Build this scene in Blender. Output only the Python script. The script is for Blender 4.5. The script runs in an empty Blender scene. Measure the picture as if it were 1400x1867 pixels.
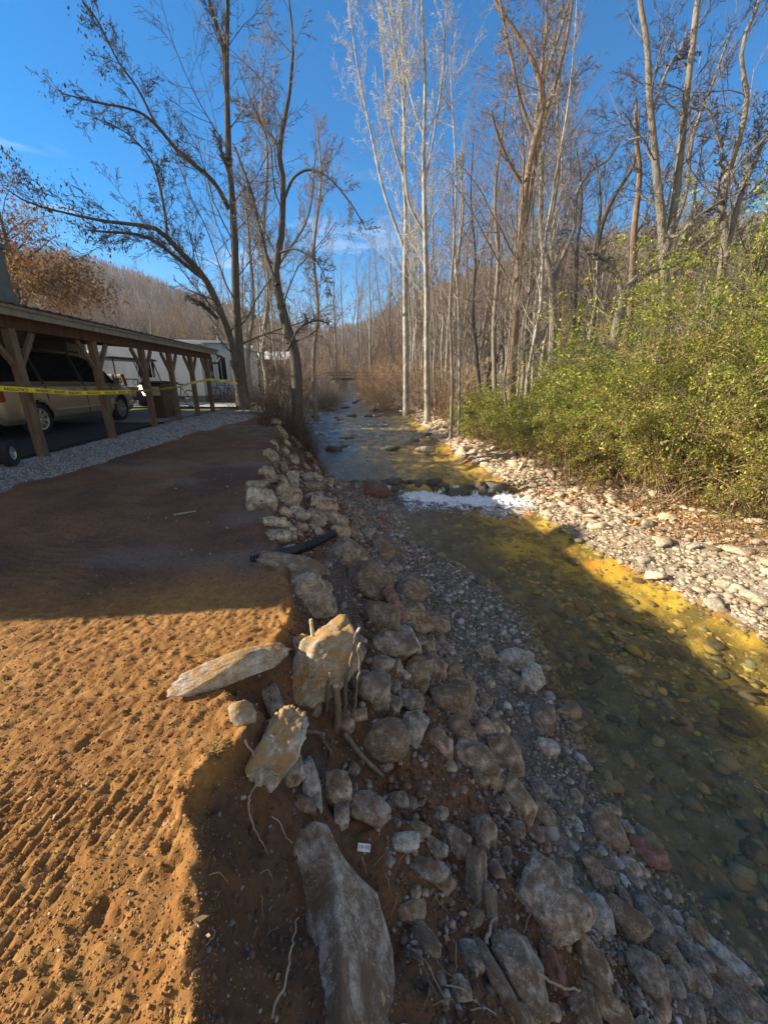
import bpy, bmesh, math, random
import numpy as np
from mathutils import Vector, Matrix
R = math.radians
scene = bpy.context.scene
COL = scene.collection

# ------------------------------------------------------------------ camera, sky, sun, exposure
PITCH = R(18.4)
CAM_Z = 1.5
cam_data = bpy.data.cameras.new('camera')
cam_data.sensor_fit = 'VERTICAL'
cam_data.sensor_height = 36.0
cam_data.sensor_width = 27.0
cam_data.lens = 13.5
cam_data.clip_start = 0.03
cam_data.clip_end = 4000
cam = bpy.data.objects.new('camera', cam_data)
COL.objects.link(cam)
cam.location = (0, 0, CAM_Z)
cam.rotation_euler = (math.pi/2 - PITCH, 0, 0)
scene.camera = cam

SUN_EL = R(25.5)
SUN_DIR = Vector((-math.cos(SUN_EL)*math.cos(R(4)), math.cos(SUN_EL)*math.sin(R(4)), math.sin(SUN_EL)))   # towards the sun
world = bpy.data.worlds.new('World')
scene.world = world
world.use_nodes = True
wn = world.node_tree
wn.nodes.clear()
sky = wn.nodes.new('ShaderNodeTexSky')
sky.sky_type = 'NISHITA'
sky.sun_disc = False
sky.sun_elevation = SUN_EL
sky.sun_rotation = math.atan2(SUN_DIR.x, SUN_DIR.y)
sky.altitude = 900
sky.air_density = 1.15
sky.dust_density = 0.25
sky.ozone_density = 3.6
bg = wn.nodes.new('ShaderNodeBackground')
bg.inputs['Strength'].default_value = 0.082
wo = wn.nodes.new('ShaderNodeOutputWorld')
hsv = wn.nodes.new('ShaderNodeHueSaturation')
hsv.inputs['Saturation'].default_value = 1.48
hsv.inputs['Value'].default_value = 1.0
# thin cirrus low over the hills
tc = wn.nodes.new('ShaderNodeTexCoord')
mp = wn.nodes.new('ShaderNodeMapping'); mp.inputs['Scale'].default_value = (2.2, 2.2, 13.0)
cn = wn.nodes.new('ShaderNodeTexNoise'); cn.inputs['Scale'].default_value = 1.6; cn.inputs['Detail'].default_value = 8; cn.inputs['Roughness'].default_value = .62
cr = wn.nodes.new('ShaderNodeValToRGB'); cr.color_ramp.elements[0].position = .56; cr.color_ramp.elements[1].position = .74
sx = wn.nodes.new('ShaderNodeSeparateXYZ')
cm = wn.nodes.new('ShaderNodeMapRange'); cm.inputs[1].default_value = .42; cm.inputs[2].default_value = .16; cm.inputs[3].default_value = 0.; cm.inputs[4].default_value = .75
mm = wn.nodes.new('ShaderNodeMath'); mm.operation = 'MULTIPLY'
mx = wn.nodes.new('ShaderNodeMixRGB'); mx.inputs[2].default_value = (6.5, 7.0, 7.6, 1)
L = wn.links.new
L(tc.outputs['Generated'], mp.inputs[0]); L(mp.outputs[0], cn.inputs['Vector']); L(cn.outputs['Fac'], cr.inputs[0])
L(tc.outputs['Generated'], sx.inputs[0]); L(sx.outputs['Z'], cm.inputs[0]); L(cr.outputs[0], mm.inputs[0]); L(cm.outputs[0], mm.inputs[1])
L(sky.outputs[0], hsv.inputs['Color']); L(hsv.outputs[0], mx.inputs[1]); L(mm.outputs[0], mx.inputs[0])
# unseen warm-white cloud added behind the camera to lift and neutralise ambient light
cb = wn.nodes.new('ShaderNodeMapRange'); cb.inputs[1].default_value = .05; cb.inputs[2].default_value = -.45; L(sx.outputs['Y'], cb.inputs[0])
ct = wn.nodes.new('ShaderNodeMapRange'); ct.inputs[1].default_value = .0; ct.inputs[2].default_value = .12; L(sx.outputs['Z'], ct.inputs[0])
c2 = wn.nodes.new('ShaderNodeTexNoise'); c2.inputs['Scale'].default_value = 2.4; c2.inputs['Detail'].default_value = 7
L(tc.outputs['Generated'], c2.inputs['Vector'])
c3 = wn.nodes.new('ShaderNodeMapRange'); c3.inputs[1].default_value = .34; c3.inputs[2].default_value = .60; L(c2.outputs['Fac'], c3.inputs[0])
p1 = wn.nodes.new('ShaderNodeMath'); p1.operation = 'MULTIPLY'; L(cb.outputs[0], p1.inputs[0]); L(ct.outputs[0], p1.inputs[1])
p2 = wn.nodes.new('ShaderNodeMath'); p2.operation = 'MULTIPLY'; L(p1.outputs[0], p2.inputs[0]); L(c3.outputs[0], p2.inputs[1])
mx2 = wn.nodes.new('ShaderNodeMixRGB'); mx2.inputs[2].default_value = (3.9, 3.5, 3.1, 1); L(mx.outputs[0], mx2.inputs[1]); L(p2.outputs[0], mx2.inputs[0])
L(mx2.outputs[0], bg.inputs['Color']); L(bg.outputs[0], wo.inputs['Surface'])

sl = bpy.data.lights.new('sun', 'SUN')
sl.energy = 5.0
sl.angle = R(0.5)
sl.color = (1.0, 0.87, 0.70)
sun = bpy.data.objects.new('sun', sl)
COL.objects.link(sun)
sun.rotation_euler = SUN_DIR.to_track_quat('Z', 'Y').to_euler()

scene.view_settings.view_transform = 'Standard'
scene.view_settings.look = 'None'
scene.view_settings.exposure = 1.28
scene.view_settings.gamma = 1
scene.cycles.max_bounces = 6
scene.cycles.transparent_max_bounces = 12
scene.cycles.caustics_reflective = False
scene.cycles.caustics_refractive = False

# ------------------------------------------------------------------ numpy noise
def _hash(ix, iy, iz, seed):
    h = (ix.astype(np.int64)*374761393 + iy.astype(np.int64)*668265263 + iz.astype(np.int64)*2147483647 + seed*974711)
    h = (h ^ (h >> 13)) * 1274126177
    h = h ^ (h >> 16)
    return (h & 0xFFFFFF).astype(np.float64)/float(0xFFFFFF)
def vnoise2(x, y, seed=0):
    x = np.asarray(x, float); y = np.asarray(y, float)
    ix = np.floor(x); iy = np.floor(y); fx = x-ix; fy = y-iy
    fx = fx*fx*fx*(fx*(fx*6-15)+10); fy = fy*fy*fy*(fy*(fy*6-15)+10)
    z = np.zeros_like(ix)
    a = _hash(ix, iy, z, seed); b = _hash(ix+1, iy, z, seed); c = _hash(ix, iy+1, z, seed); d = _hash(ix+1, iy+1, z, seed)
    return (a+(b-a)*fx)*(1-fy) + (c+(d-c)*fx)*fy
def vnoise3(p, seed=0):
    i = np.floor(p); f = p-i; f = f*f*(3-2*f)
    x, y, z = i[:, 0], i[:, 1], i[:, 2]
    def hh(a, b, c): return _hash(x+a, y+b, z+c, seed)
    fx, fy, fz = f[:, 0], f[:, 1], f[:, 2]
    c00 = hh(0,0,0)*(1-fx)+hh(1,0,0)*fx; c10 = hh(0,1,0)*(1-fx)+hh(1,1,0)*fx
    c01 = hh(0,0,1)*(1-fx)+hh(1,0,1)*fx; c11 = hh(0,1,1)*(1-fx)+hh(1,1,1)*fx
    return (c00*(1-fy)+c10*fy)*(1-fz) + (c01*(1-fy)+c11*fy)*fz
def fbm2(x, y, oct=4, seed=0, gain=.5):
    s = 0; a = 1; t = 0
    for k in range(oct):
        s = s + a*(vnoise2(x*2**k+k*17.3, y*2**k-k*9.1, seed+k)-.5); t += a; a *= gain
    return s/t*2
def fbm3(p, oct=3, seed=0, gain=.5):
    s = 0; a = 1; t = 0
    for k in range(oct):
        s = s + a*(vnoise3(p*2**k+k*7.7, seed+k)-.5); t += a; a *= gain
    return s/t*2
def sstep(a, b, x):
    t = np.clip((x-a)/(b-a), 0, 1); return t*t*(3-2*t)

# ------------------------------------------------------------------ object bookkeeping
def tag(o, label=None, cat=None, group=None, kind=None):
    if label: o['label'] = label
    if cat: o['category'] = cat
    if group: o['group'] = group
    if kind: o['kind'] = kind
    return o
def empty(name, loc, rz=0.0, label=None, cat=None, group=None):
    o = bpy.data.objects.new(name, None); COL.objects.link(o)
    o.location = loc; o.rotation_euler = (0, 0, rz); o.empty_display_size = .1
    return tag(o, label, cat, group)
def link_mesh(name, me, mat=None, parent=None, loc=None, smooth=False):
    o = bpy.data.objects.new(name, me); COL.objects.link(o)
    if mat is not None:
        me.materials.clear()
        me.materials.append(mat)
    if parent is not None: o.parent = parent
    if loc is not None: o.location = loc
    if smooth:
        me.polygons.foreach_set('use_smooth', np.ones(len(me.polygons), bool))
    return o
def np_mesh(name, V, F, col=None, smooth=True, cname='Col'):
    """V (n,3); F (m,k) int array with k = 3 or 4, or a list of such arrays"""
    me = bpy.data.meshes.new(name)
    Fs = F if isinstance(F, list) else [F]
    Fs = [f for f in Fs if len(f)]
    loops = np.concatenate([f.ravel() for f in Fs]).astype(np.int32)
    cnt = np.concatenate([np.full(len(f), f.shape[1], np.int32) for f in Fs])
    st = np.concatenate([[0], np.cumsum(cnt)[:-1]]).astype(np.int32)
    me.vertices.add(len(V)); me.vertices.foreach_set('co', np.ascontiguousarray(V, np.float32).ravel())
    me.loops.add(len(loops)); me.loops.foreach_set('vertex_index', loops)
    me.polygons.add(len(cnt)); me.polygons.foreach_set('loop_start', st); me.polygons.foreach_set('loop_total', cnt)
    me.update(calc_edges=True)
    if smooth: me.polygons.foreach_set('use_smooth', np.ones(len(cnt), bool))
    if col is not None:
        ca = me.color_attributes.new(cname, 'FLOAT_COLOR', 'POINT')
        c4 = np.ones((len(V), 4), np.float32); c4[:, :3] = col
        ca.data.foreach_set('color', c4.ravel())
    return me
class MB:
    """collects boxes, tubes and polygons and links them as one mesh"""
    def __init__(s): s.bm = bmesh.new()
    def box(s, c, d, rot=None, bev=0):
        m = Matrix.Translation(c)
        if rot is not None: m = m @ rot.to_4x4()
        m = m @ Matrix.Diagonal((d[0], d[1], d[2], 1))
        r = bmesh.ops.create_cube(s.bm, size=1, matrix=m)
        if bev:
            es = list({e for v in r['verts'] for e in v.link_edges})
            bmesh.ops.bevel(s.bm, geom=es, offset=bev, segments=2, affect='EDGES', profile=.6)
        return s
    def beam(s, a, b, w, h, bev=0):
        a = Vector(a); b = Vector(b); d = b-a
        q = d.to_track_quat('Y', 'Z').to_matrix()
        return s.box((a+b)/2, (w, d.length, h), q, bev)
    def cyl(s, a, b, r, r2=None, n=16, caps=True):
        a = Vector(a); b = Vector(b); d = b-a
        q = d.to_track_quat('Z', 'Y').to_matrix().to_4x4()
        m = Matrix.Translation((a+b)/2) @ q
        bmesh.ops.create_cone(s.bm, cap_ends=caps, segments=n, radius1=r, radius2=r if r2 is None else r2, depth=d.length, matrix=m)
        return s
    def poly(s, pts, ext=None):
        vs = [s.bm.verts.new(p) for p in pts]
        f = s.bm.faces.new(vs)
        if ext is not None:
            r = bmesh.ops.extrude_face_region(s.bm, geom=[f])
            bmesh.ops.translate(s.bm, vec=ext, verts=[v for v in r['geom'] if isinstance(v, bmesh.types.BMVert)])
        return s
    def lathe(s, prof, m=Matrix.Identity(4), n=24):
        rings = []
        for r, z in prof:
            rings.append([s.bm.verts.new(m @ Vector((r*math.cos(2*math.pi*k/n), r*math.sin(2*math.pi*k/n), z))) for k in range(n)])
        for a, b in zip(rings[:-1], rings[1:]):
            for k in range(n):
                s.bm.faces.new((a[k], a[(k+1) % n], b[(k+1) % n], b[k]))
        return s
    def build(s, name, mat, parent=None, smooth=False, loc=None):
        bmesh.ops.recalc_face_normals(s.bm, faces=s.bm.faces[:])
        me = bpy.data.meshes.new(name); s.bm.to_mesh(me); s.bm.free()
        o = link_mesh(name, me, mat, parent, loc, smooth)
        if smooth:
            try: me.set_sharp_from_angle(angle=R(40))
            except Exception: pass
        return o
def copy_tree(o, parent=None):
    c = o.copy(); COL.objects.link(c)
    if parent is not None: c.parent = parent
    for ch in list(o.children): copy_tree(ch, c)
    return c

# ------------------------------------------------------------------ pixel (of the 1400 x 1867 photograph) -> world
def ray(px, py):
    du = (px-700)/700; dv = (933.5-py)/700
    return Vector((du, math.cos(PITCH)+dv*math.sin(PITCH), -math.sin(PITCH)+dv*math.cos(PITCH)))
def at_y(px, py, y):
    r = ray(px, py); s = y/r.y
    return Vector((r.x*s, y, CAM_Z+r.z*s))
def at_z(px, py, z):
    r = ray(px, py); s = (z-CAM_Z)/r.z
    return Vector((r.x*s, r.y*s, z))

# ------------------------------------------------------------------ terrain
I = np.interp
def cE(y): return I(y, [-3,.4,.73,1.06,1.2,1.42,1.62,1.9,2.2,2.6,3.0,3.4,4.4,5.3,7.3,9,12,16,22,36,60], [-.42,-.45,-.58,-.74,-.68,-.62,-.84,-.66,-.62,-.72,-.85,-.98,-1.35,-1.75,-2.2,-2.6,-3.3,-4.3,-6,-8.8,-12])
def cT(y): return I(y, [-3,1.2,1.6,2.1,2.9,3.86,5,6.3,9.1,12,16,22.8,35,60], [1.5,1.35,1.16,1.05,.9,.66,.35,0,-.8,-2.0,-3.2,-4.9,-7.5,-10.5])
def cWL(y): return I(y, [-3,1.1,1.35,1.7,2.1,3.4,4.1,5,6.5,7.5,10.2,11.4,12,13,16,22.8,35,60], [2.4,2.08,1.95,1.87,1.75,1.81,1.85,1.98,1.33,.55,.1,-.1,-1.6,-1.9,-2.85,-4.4,-6.9,-9])
def cWR(y): return I(y, [-3,1,4.35,7,9.3,11.7,14.1,20.7,35,60], [6.2,6,5.13,4.35,4.2,4.0,3.75,3.0,2.1,-1])
def cBX(y): return I(y, [-3,5,6.5,8,12.3,17.8,30,60], [7.6,7.2,7.1,7.2,5.7,5.1,4.3,1])
def cW(y):
    a = I(y, [-3,11.5,11.95,14,22,35,60,90], [-1.7,-1.7,-1.44,-1.4,-1.2,-.75,.5,1.4]); return a
def post_x(y): return -5.3-.08*y
def cA(y): return I(y, [-3,6.5,10.5,15,25,60], [.3,.335,.42,.5,.62,1.3])
def cP(x, y):
    d = I(y, [0,3,6,10,13,20,40,60], [0,0,.07,.18,.36,.42,.9,1.6]) + .03*np.clip(-1.5-x, 0, 4)*sstep(2.5, 6, y)
    gw = I(y, [3,5.5,8,10,14,20], [.4,.45,.75,.8,1.8,3.0])
    t = sstep(-gw-.1, -.12, post_x(y)-x) if False else 1-sstep(.12, 1, (x-post_x(y))/gw)
    A = cA(y)-.02
    near = sstep(2.2, 4.2, y)
    t = t*near
    return d*(1-t)+A*t
RID_AZ = [-1.3,-.95,-.72,-.627,-.472,-.286,-.15,-.05,.1,.189,.372,.49,.69,.847,1.1,1.6]
RID_H  = [.25,.27,.265,.240,.190,.132,.11,.125,.175,.205,.248,.275,.300,.308,.30,.28]
def hillz(x, y):
    yy = np.maximum(y, 1e-3); a = x/yy
    a = np.where(y <= 0, np.sign(x)*2, a)
    r = np.sqrt(x*x+y*y)
    R0 = np.interp(a, [-1.2, -.3, -.2, .12, .35, 1.2], [55., 58., 92., 78., 36., 30.]); R1 = np.where(a < -.3, 300., np.where(a < 0, 420., 250.))
    hh = I(a, RID_AZ, RID_H)
    n = fbm2(x/60, y/60, 4, 5)*.10
    base = hh*R1*np.cos(np.arctan(a))
    t = np.clip((r-R0)/(R1-R0), 0, 1.35)
    prof = np.where(t < 1, t**1.25*(1+n*(1-t)), 1-(t-1)*.35)
    return base*prof*1.0
def H(x, y, micro=True):
    x = np.asarray(x, float); y = np.asarray(y, float)
    E = cE(y); T = cT(y); WL = cWL(y); WR = cWR(y); BX = cBX(y); W = cW(y); P = cP(x, y)
    wob = fbm2(x*1.3, y*1.3, 3, 11)*.10*np.clip(y/6, .3, 1.5) + fbm2(x*5, y*5, 2, 12)*.045+fbm2(x*17, y*17, 2, 13)*.022*sstep(6, 3, y)
    E = E+wob; 
    ZT = W+.22+.06*fbm2(x*2, y*2, 3, 3)
    t = np.clip((x-E)/(T-E), 0, 1)
    f = np.where(t < .12, t*2.2, .264+(t-.12)*(1-.264)/.88)
    f = f+.07*fbm2(x*3, y*3, 4, 21)*np.clip(t*8, 0, 1)*np.clip((1-t)*6, 0, 1)
    zs = P+(ZT-P)*f
    t2 = np.clip((x-T)/(WL-T), 0, 1)
    zb = ZT+(W-ZT)*t2+.02*fbm2(x*4, y*4, 3, 31)
    t3 = np.clip((x-WL)/(WR-WL), 0, 1)
    dep = np.minimum(.30, .55*np.minimum(x-WL, WR-x)+.0)
    lip = 1-.75*np.exp(-((y-11.75)/.35)**2)
    zw = W-dep*lip*(.85+.3*fbm2(x*1.4, y*1.4, 3, 41))+.05*fbm2(x*4, y*4, 2, 42)
    t4 = np.clip((x-WR)/(BX-WR), 0, 1)
    zr = W+t4*.38+.05*fbm2(x*2, y*2, 4, 51)*np.clip(t4*4, 0, 1)
    t5 = (x-BX)
    rise = I(t5, [0, 1, 3, 6, 12, 40], [0, .3, 1.0, 1.35, 1.7, 2.6])
    zbk = W+.38+rise+.12*fbm2(x*.8, y*.8, 4, 61)
    z = np.where(x < E, P, np.where(x < T, zs, np.where(x < WL, zb, np.where(x < WR, zw, np.where(x < BX, zr, zbk)))))
    z = z + hillz(x, y)
    if micro:
        pl = sstep(.02, -.05, x-E)                       # plateau mask
        near = sstep(12, 4, y)
        lit = sstep(2.6, 2.0, y)
        clod = np.clip(fbm2(x*34, y*34, 3, 71)-.05, 0, 1)*.019
        hole = -np.clip(fbm2(x*13, y*13, 3, 72)-.46, 0, 1)*.06
        z = z+pl*near*(fbm2(x*2.2, y*2.2, 3, 73)*.016+fbm2(x*60, y*60, 2, 70)*.006*(.4+.6*lit)+fbm2(x*30, y*30, 3, 74)*.009+(clod+hole)*(.55+.45*lit))
        # rake grooves
        gm = sstep(-.1, .2, fbm2(x*1.6+3, y*1.6, 2, 75)+.12)*sstep(1.30, .95, y)
        ph = (x*.95-y*.14+.016*fbm2(x*3, y*3, 2, 76))
        z = z+pl*gm*lit*(-.015*np.maximum(0, np.sin(ph*2*np.pi/.036))**1.5)
        gm2 = sstep(.0, .4, fbm2(x*.9, y*.9, 2, 77))*sstep(2.2, 3, y)*sstep(8, 5, y)
        ph2 = y*.9+x*.35+.15*fbm2(x*1.2, y*1.2, 2, 78)
        z = z-pl*gm2*.020*np.maximum(0, np.sin(ph2*2*np.pi/.09))**2
        # crumbly lip along the edge
        ed = np.exp(-((x-E)/.07)**2)*near
        z = z+ed*(.02+.05*fbm2(x*16, y*16, 3, 79))
        sl_ = np.clip(t*5, 0, 1)*np.clip((1-t)*5, 0, 1)*(x > E)*(x < T)
        z = z+sl_*(fbm2(x*9, y*9, 4, 80)*.045+fbm2(x*35, y*35, 2, 81)*.008)*near
    return z
def hit(px, py, ymax=200):
    """where the view ray through a pixel meets the terrain"""
    r = ray(px, py)
    s = np.concatenate([np.arange(.4, 8, .01), np.arange(8, 40, .05), np.arange(40, ymax, .5)])
    z = H(r.x*s, r.y*s, False); zr = CAM_Z+r.z*s
    k = np.argmax(zr <= z)
    if not (zr <= z).any(): return None
    return Vector((r.x*s[k], r.y*s[k], z[k]))
def Hs(x, y): return float(H(np.array([x]), np.array([y]), True)[0])
def nrm(x, y):
    e = .12
    gx = (H(np.array([x+e]), np.array([y]), False)-H(np.array([x-e]), np.array([y]), False))[0]/(2*e)
    gy = (H(np.array([x]), np.array([y+e]), False)-H(np.array([x]), np.array([y-e]), False))[0]/(2*e)
    return Vector((-gx, -gy, 1)).normalized()
# ------------------------------------------------------------------ materials
def nmat(name):
    m = bpy.data.materials.new(name); m.use_nodes = True
    nt = m.node_tree; nt.nodes.clear()
    out = nt.nodes.new('ShaderNodeOutputMaterial'); b = nt.nodes.new('ShaderNodeBsdfPrincipled')
    nt.links.new(b.outputs[0], out.inputs['Surface'])
    return m, nt, b, out
def N(nt, typ, **kw):
    n = nt.nodes.new(typ)
    for k, v in kw.items():
        if k.startswith('i_'): n.inputs[k[2:].replace('_', ' ')].default_value = v
        else: setattr(n, k, v)
    return n
def noise(nt, vec, scale, detail=5, rough=.55, dist=0):
    n = nt.nodes.new('ShaderNodeTexNoise'); n.inputs['Scale'].default_value = scale; n.inputs['Detail'].default_value = detail
    n.inputs['Roughness'].default_value = rough; n.inputs['Distortion'].default_value = dist
    if vec is not None: nt.links.new(vec, n.inputs['Vector'])
    return n
def ramp(nt, src, stops):
    n = nt.nodes.new('ShaderNodeValToRGB'); cr = n.color_ramp
    while len(cr.elements) < len(stops): cr.elements.new(.5)
    for e, (p, c) in zip(cr.elements, stops):
        e.position = p; e.color = (c[0], c[1], c[2], 1) if not isinstance(c, (int, float)) else (c, c, c, 1)
    nt.links.new(src, n.inputs[0]); return n
def mixc(nt, fac, a, b, mode='MIX'):
    n = nt.nodes.new('ShaderNodeMixRGB'); n.blend_type = mode
    for s, v in ((0, fac), (1, a), (2, b)):
        if isinstance(v, (int, float)): n.inputs[s].default_value = v if s == 0 else (v, v, v, 1)
        elif isinstance(v, tuple): n.inputs[s].default_value = (v[0], v[1], v[2], 1)
        else: nt.links.new(v, n.inputs[s])
    return n.outputs[0]
def bump(nt, b, h, strength=.5, dist=.01, prev=None):
    n = nt.nodes.new('ShaderNodeBump'); n.inputs['Strength'].default_value = strength; n.inputs['Distance'].default_value = dist
    nt.links.new(h, n.inputs['Height'])
    if prev is not None: nt.links.new(prev, n.inputs['Normal'])
    nt.links.new(n.outputs[0], b.inputs['Normal']); return n.outputs[0]
def simple(name, c, rough=.6, metal=0, var=.15, scale=8, bmp=.0, bd=.005, spec=.5, coord='Object'):
    m, nt, b, o = nmat(name)
    t = N(nt, 'ShaderNodeTexCoord').outputs[coord]
    n = noise(nt, t, scale, 6, .6)
    r = ramp(nt, n.outputs['Fac'], [(.3, tuple(v*(1-var) for v in c)), (.7, tuple(min(1, v*(1+var)) for v in c))])
    nt.links.new(r.outputs[0], b.inputs['Base Color'])
    b.inputs['Roughness'].default_value = rough; b.inputs['Metallic'].default_value = metal
    b.inputs['Specular IOR Level'].default_value = spec
    if bmp: bump(nt, b, noise(nt, t, scale*6, 6, .65).outputs['Fac'], bmp, bd)
    return m
def rock_mat(name, c1, c2, dirt=(.20, .115, .055), dirt_amt=.5, band=.4, sc=6.0, rough=.85, coat=0.0):
    sc = sc*1.6
    m, nt, b, o = nmat(name)
    t = N(nt, 'ShaderNodeTexCoord').outputs['Object']
    oi = N(nt, 'ShaderNodeObjectInfo')
    geo = N(nt, 'ShaderNodeNewGeometry')
    n1 = noise(nt, t, sc*1.6, 10, .72, .15)
    base = ramp(nt, n1.outputs['Fac'], [(.30, tuple(v*.30 for v in c1)), (.46, c1), (.60, c2), (.78, tuple(min(.85, v*1.3) for v in c2))]).outputs[0]
    mp = N(nt, 'ShaderNodeMapping'); mp.inputs['Scale'].default_value = (1, 1.3, 7); mp.inputs['Rotation'].default_value = (.4, .3, 0)
    nt.links.new(t, mp.inputs[0])
    n2 = noise(nt, mp.outputs[0], sc*.8, 8, .7, .25)
    bd = ramp(nt, n2.outputs['Fac'], [(.38, .62), (.52, 1.0), (.66, 1.25)])
    base = mixc(nt, band, base, mixc(nt, 1.0, base, bd.outputs[0], 'MULTIPLY'))
    # per stone brightness and hue
    mr = N(nt, 'ShaderNodeMapRange'); mr.inputs[3].default_value = .68; mr.inputs[4].default_value = 1.3
    nt.links.new(oi.outputs['Random'], mr.inputs[0])
    base = mixc(nt, 1.0, base, mr.outputs[0], 'MULTIPLY')
    mt = N(nt, 'ShaderNodeMath', operation='MULTIPLY'); mt.inputs[1].default_value = 7.31; nt.links.new(oi.outputs['Random'], mt.inputs[0])
    fr = N(nt, 'ShaderNodeMath', operation='FRACT'); nt.links.new(mt.outputs[0], fr.inputs[0])
    tint = ramp(nt, fr.outputs[0], [(0, (1, 1, 1)), (.35, (1.0, .94, .84)), (.65, (.90, .98, 1.05)), (1, (1.10, .92, .82))]).outputs[0]
    base = mixc(nt, 1.0, base, tint, 'MULTIPLY')
    # pale mineral flecks
    n4 = noise(nt, t, sc*14, 3, .6)
    fl = ramp(nt, n4.outputs['Fac'], [(.56, 0.0), (.70, .75)]).outputs[0]
    base = mixc(nt, fl, base, tuple(min(1, v*1.5) for v in c2))
    # soil: smeared by noise, more on faces that look up
    sx = N(nt, 'ShaderNodeSeparateXYZ'); nt.links.new(geo.outputs['Normal'], sx.inputs[0])
    up = N(nt, 'ShaderNodeMapRange'); up.inputs[1].default_value = -.3; up.inputs[2].default_value = 1.0; up.inputs[3].default_value = -.10; up.inputs[4].default_value = .17
    nt.links.new(sx.outputs['Z'], up.inputs[0])
    n3 = noise(nt, t, sc*.7, 8, .7, .5)
    ad = N(nt, 'ShaderNodeMath', operation='ADD'); nt.links.new(n3.outputs['Fac'], ad.inputs[0]); nt.links.new(up.outputs[0], ad.inputs[1])
    k = .66-.26*dirt_amt
    dm = ramp(nt, ad.outputs[0], [(k, 0.0), (k+.13, .95)]).outputs[0]
    col = mixc(nt, dm, base, dirt)
    nt.links.new(col, b.inputs['Base Color'])
    rr = N(nt, 'ShaderNodeMapRange'); rr.inputs[3].default_value = rough-.15; rr.inputs[4].default_value = rough+.1
    nt.links.new(n1.outputs['Fac'], rr.inputs[0]); nt.links.new(rr.outputs[0], b.inputs['Roughness'])
    b.inputs['Specular IOR Level'].default_value = .35
    h = mixc(nt, .5, n1.outputs['Fac'], noise(nt, t, sc*9, 8, .7).outputs['Fac'])
    pr = bump(nt, b, n2.outputs['Fac'], .7, .03)
    bump(nt, b, h, .9, .018, pr)
    return m
def vcol_mat(name, rough=.85, detail=30, amt=.35, bmp=.5, bd=.004, trans=0.0, spec=.3, hue=None):
    m, nt, b, o = nmat(name)
    a = N(nt, 'ShaderNodeVertexColor', layer_name='Col')
    t = N(nt, 'ShaderNodeTexCoord').outputs['Object']
    n = noise(nt, t, detail, 6, .65)
    r = ramp(nt, n.outputs['Fac'], [(.3, 1-amt), (.7, 1+amt)]).outputs[0]
    c = mixc(nt, 1.0, a.outputs[0], r, 'MULTIPLY')
    nt.links.new(c, b.inputs['Base Color']); b.inputs['Roughness'].default_value = rough
    b.inputs['Specular IOR Level'].default_value = spec
    if bmp: bump(nt, b, noise(nt, t, detail*2.2, 6, .7).outputs['Fac'], bmp, bd)
    if trans:
        tr = N(nt, 'ShaderNodeBsdfTranslucent'); nt.links.new(c, tr.inputs['Color'])
        ms = N(nt, 'ShaderNodeMixShader'); ms.inputs[0].default_value = trans
        nt.links.new(b.outputs[0], ms.inputs[1]); nt.links.new(tr.outputs[0], ms.inputs[2]); nt.links.new(ms.outputs[0], o.inputs['Surface'])
    return m
def bark_mat(name, c1, c2, sc=3.0, patch=None, ridges=.8):
    m, nt, b, o = nmat(name)
    t = N(nt, 'ShaderNodeTexCoord').outputs['Object']
    mp = N(nt, 'ShaderNodeMapping'); mp.inputs['Scale'].default_value = (4, 4, .7); nt.links.new(t, mp.inputs[0])
    n = noise(nt, mp.outputs[0], sc*2, 9, .7, .6)
    c = ramp(nt, n.outputs['Fac'], [(.3, c1), (.66, c2)]).outputs[0]
    if patch:
        n2 = noise(nt, t, 1.8, 6, .6, .4); pm = ramp(nt, n2.outputs['Fac'], [(.44, 0.), (.56, 1.)]).outputs[0]
        c = mixc(nt, pm, c, patch)
    nt.links.new(c, b.inputs['Base Color']); b.inputs['Roughness'].default_value = .9; b.inputs['Specular IOR Level'].default_value = .2
    bump(nt, b, n.outputs['Fac'], ridges, .04)
    return m

M = {}
M['ground'] = vcol_mat('ground_surface', .95, 34, .28, .8, .006, spec=.15)
M['rock_brown'] = rock_mat('brown_wall_stone', (.31, .245, .18), (.56, .47, .36), (.19, .12, .068), .48, .45, 5)
M['rock_grey'] = rock_mat('grey_wall_stone', (.34, .295, .225), (.62, .55, .44), (.19, .105, .05), .36, .5, 6)
M['rock_tan'] = rock_mat('tan_wall_stone', (.38, .285, .185), (.60, .49, .34), (.20, .12, .06), .42, .45, 6)
M['rock_soil'] = rock_mat('soil_dusted_stone', (.38, .34, .26), (.62, .57, .47), (.42, .245, .085), .60, .45, 5)
M['rock_pale'] = rock_mat('pale_river_stone', (.38, .35, .29), (.64, .60, .52), (.19, .12, .065), .08, .5, 8)
M['cobble'] = rock_mat('grey_river_cobble', (.22, .19, .145), (.46, .41, .33), (.17, .10, .055), .22, .6, 8)
M['rock_red'] = rock_mat('reddish_stone', (.24, .12, .085), (.38, .23, .18), (.16, .085, .045), .3, .4, 6)
M['slab'] = rock_mat('weathered_slab', (.30, .23, .16), (.62, .57, .48), (.20, .13, .075), .36, .12, 5.0)
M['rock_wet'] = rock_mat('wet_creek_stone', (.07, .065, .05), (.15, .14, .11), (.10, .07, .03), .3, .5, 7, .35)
M['rock_lit'] = rock_mat('bleached_bank_stone', (.42, .35, .25), (.66, .57, .43), (.30, .20, .11), .12, .4, 8)
M['pebble'] = vcol_mat('pebbles', .8, 60, .25, .5, .003)
M['wood_post'] = bark_mat('weathered_post_timber', (.085, .052, .032), (.22, .15, .095), 2.0, ridges=.4)
M['wood_dark'] = bark_mat('stained_beam_timber', (.05, .022, .012), (.12, .06, .032), 2.0, ridges=.4)
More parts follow.
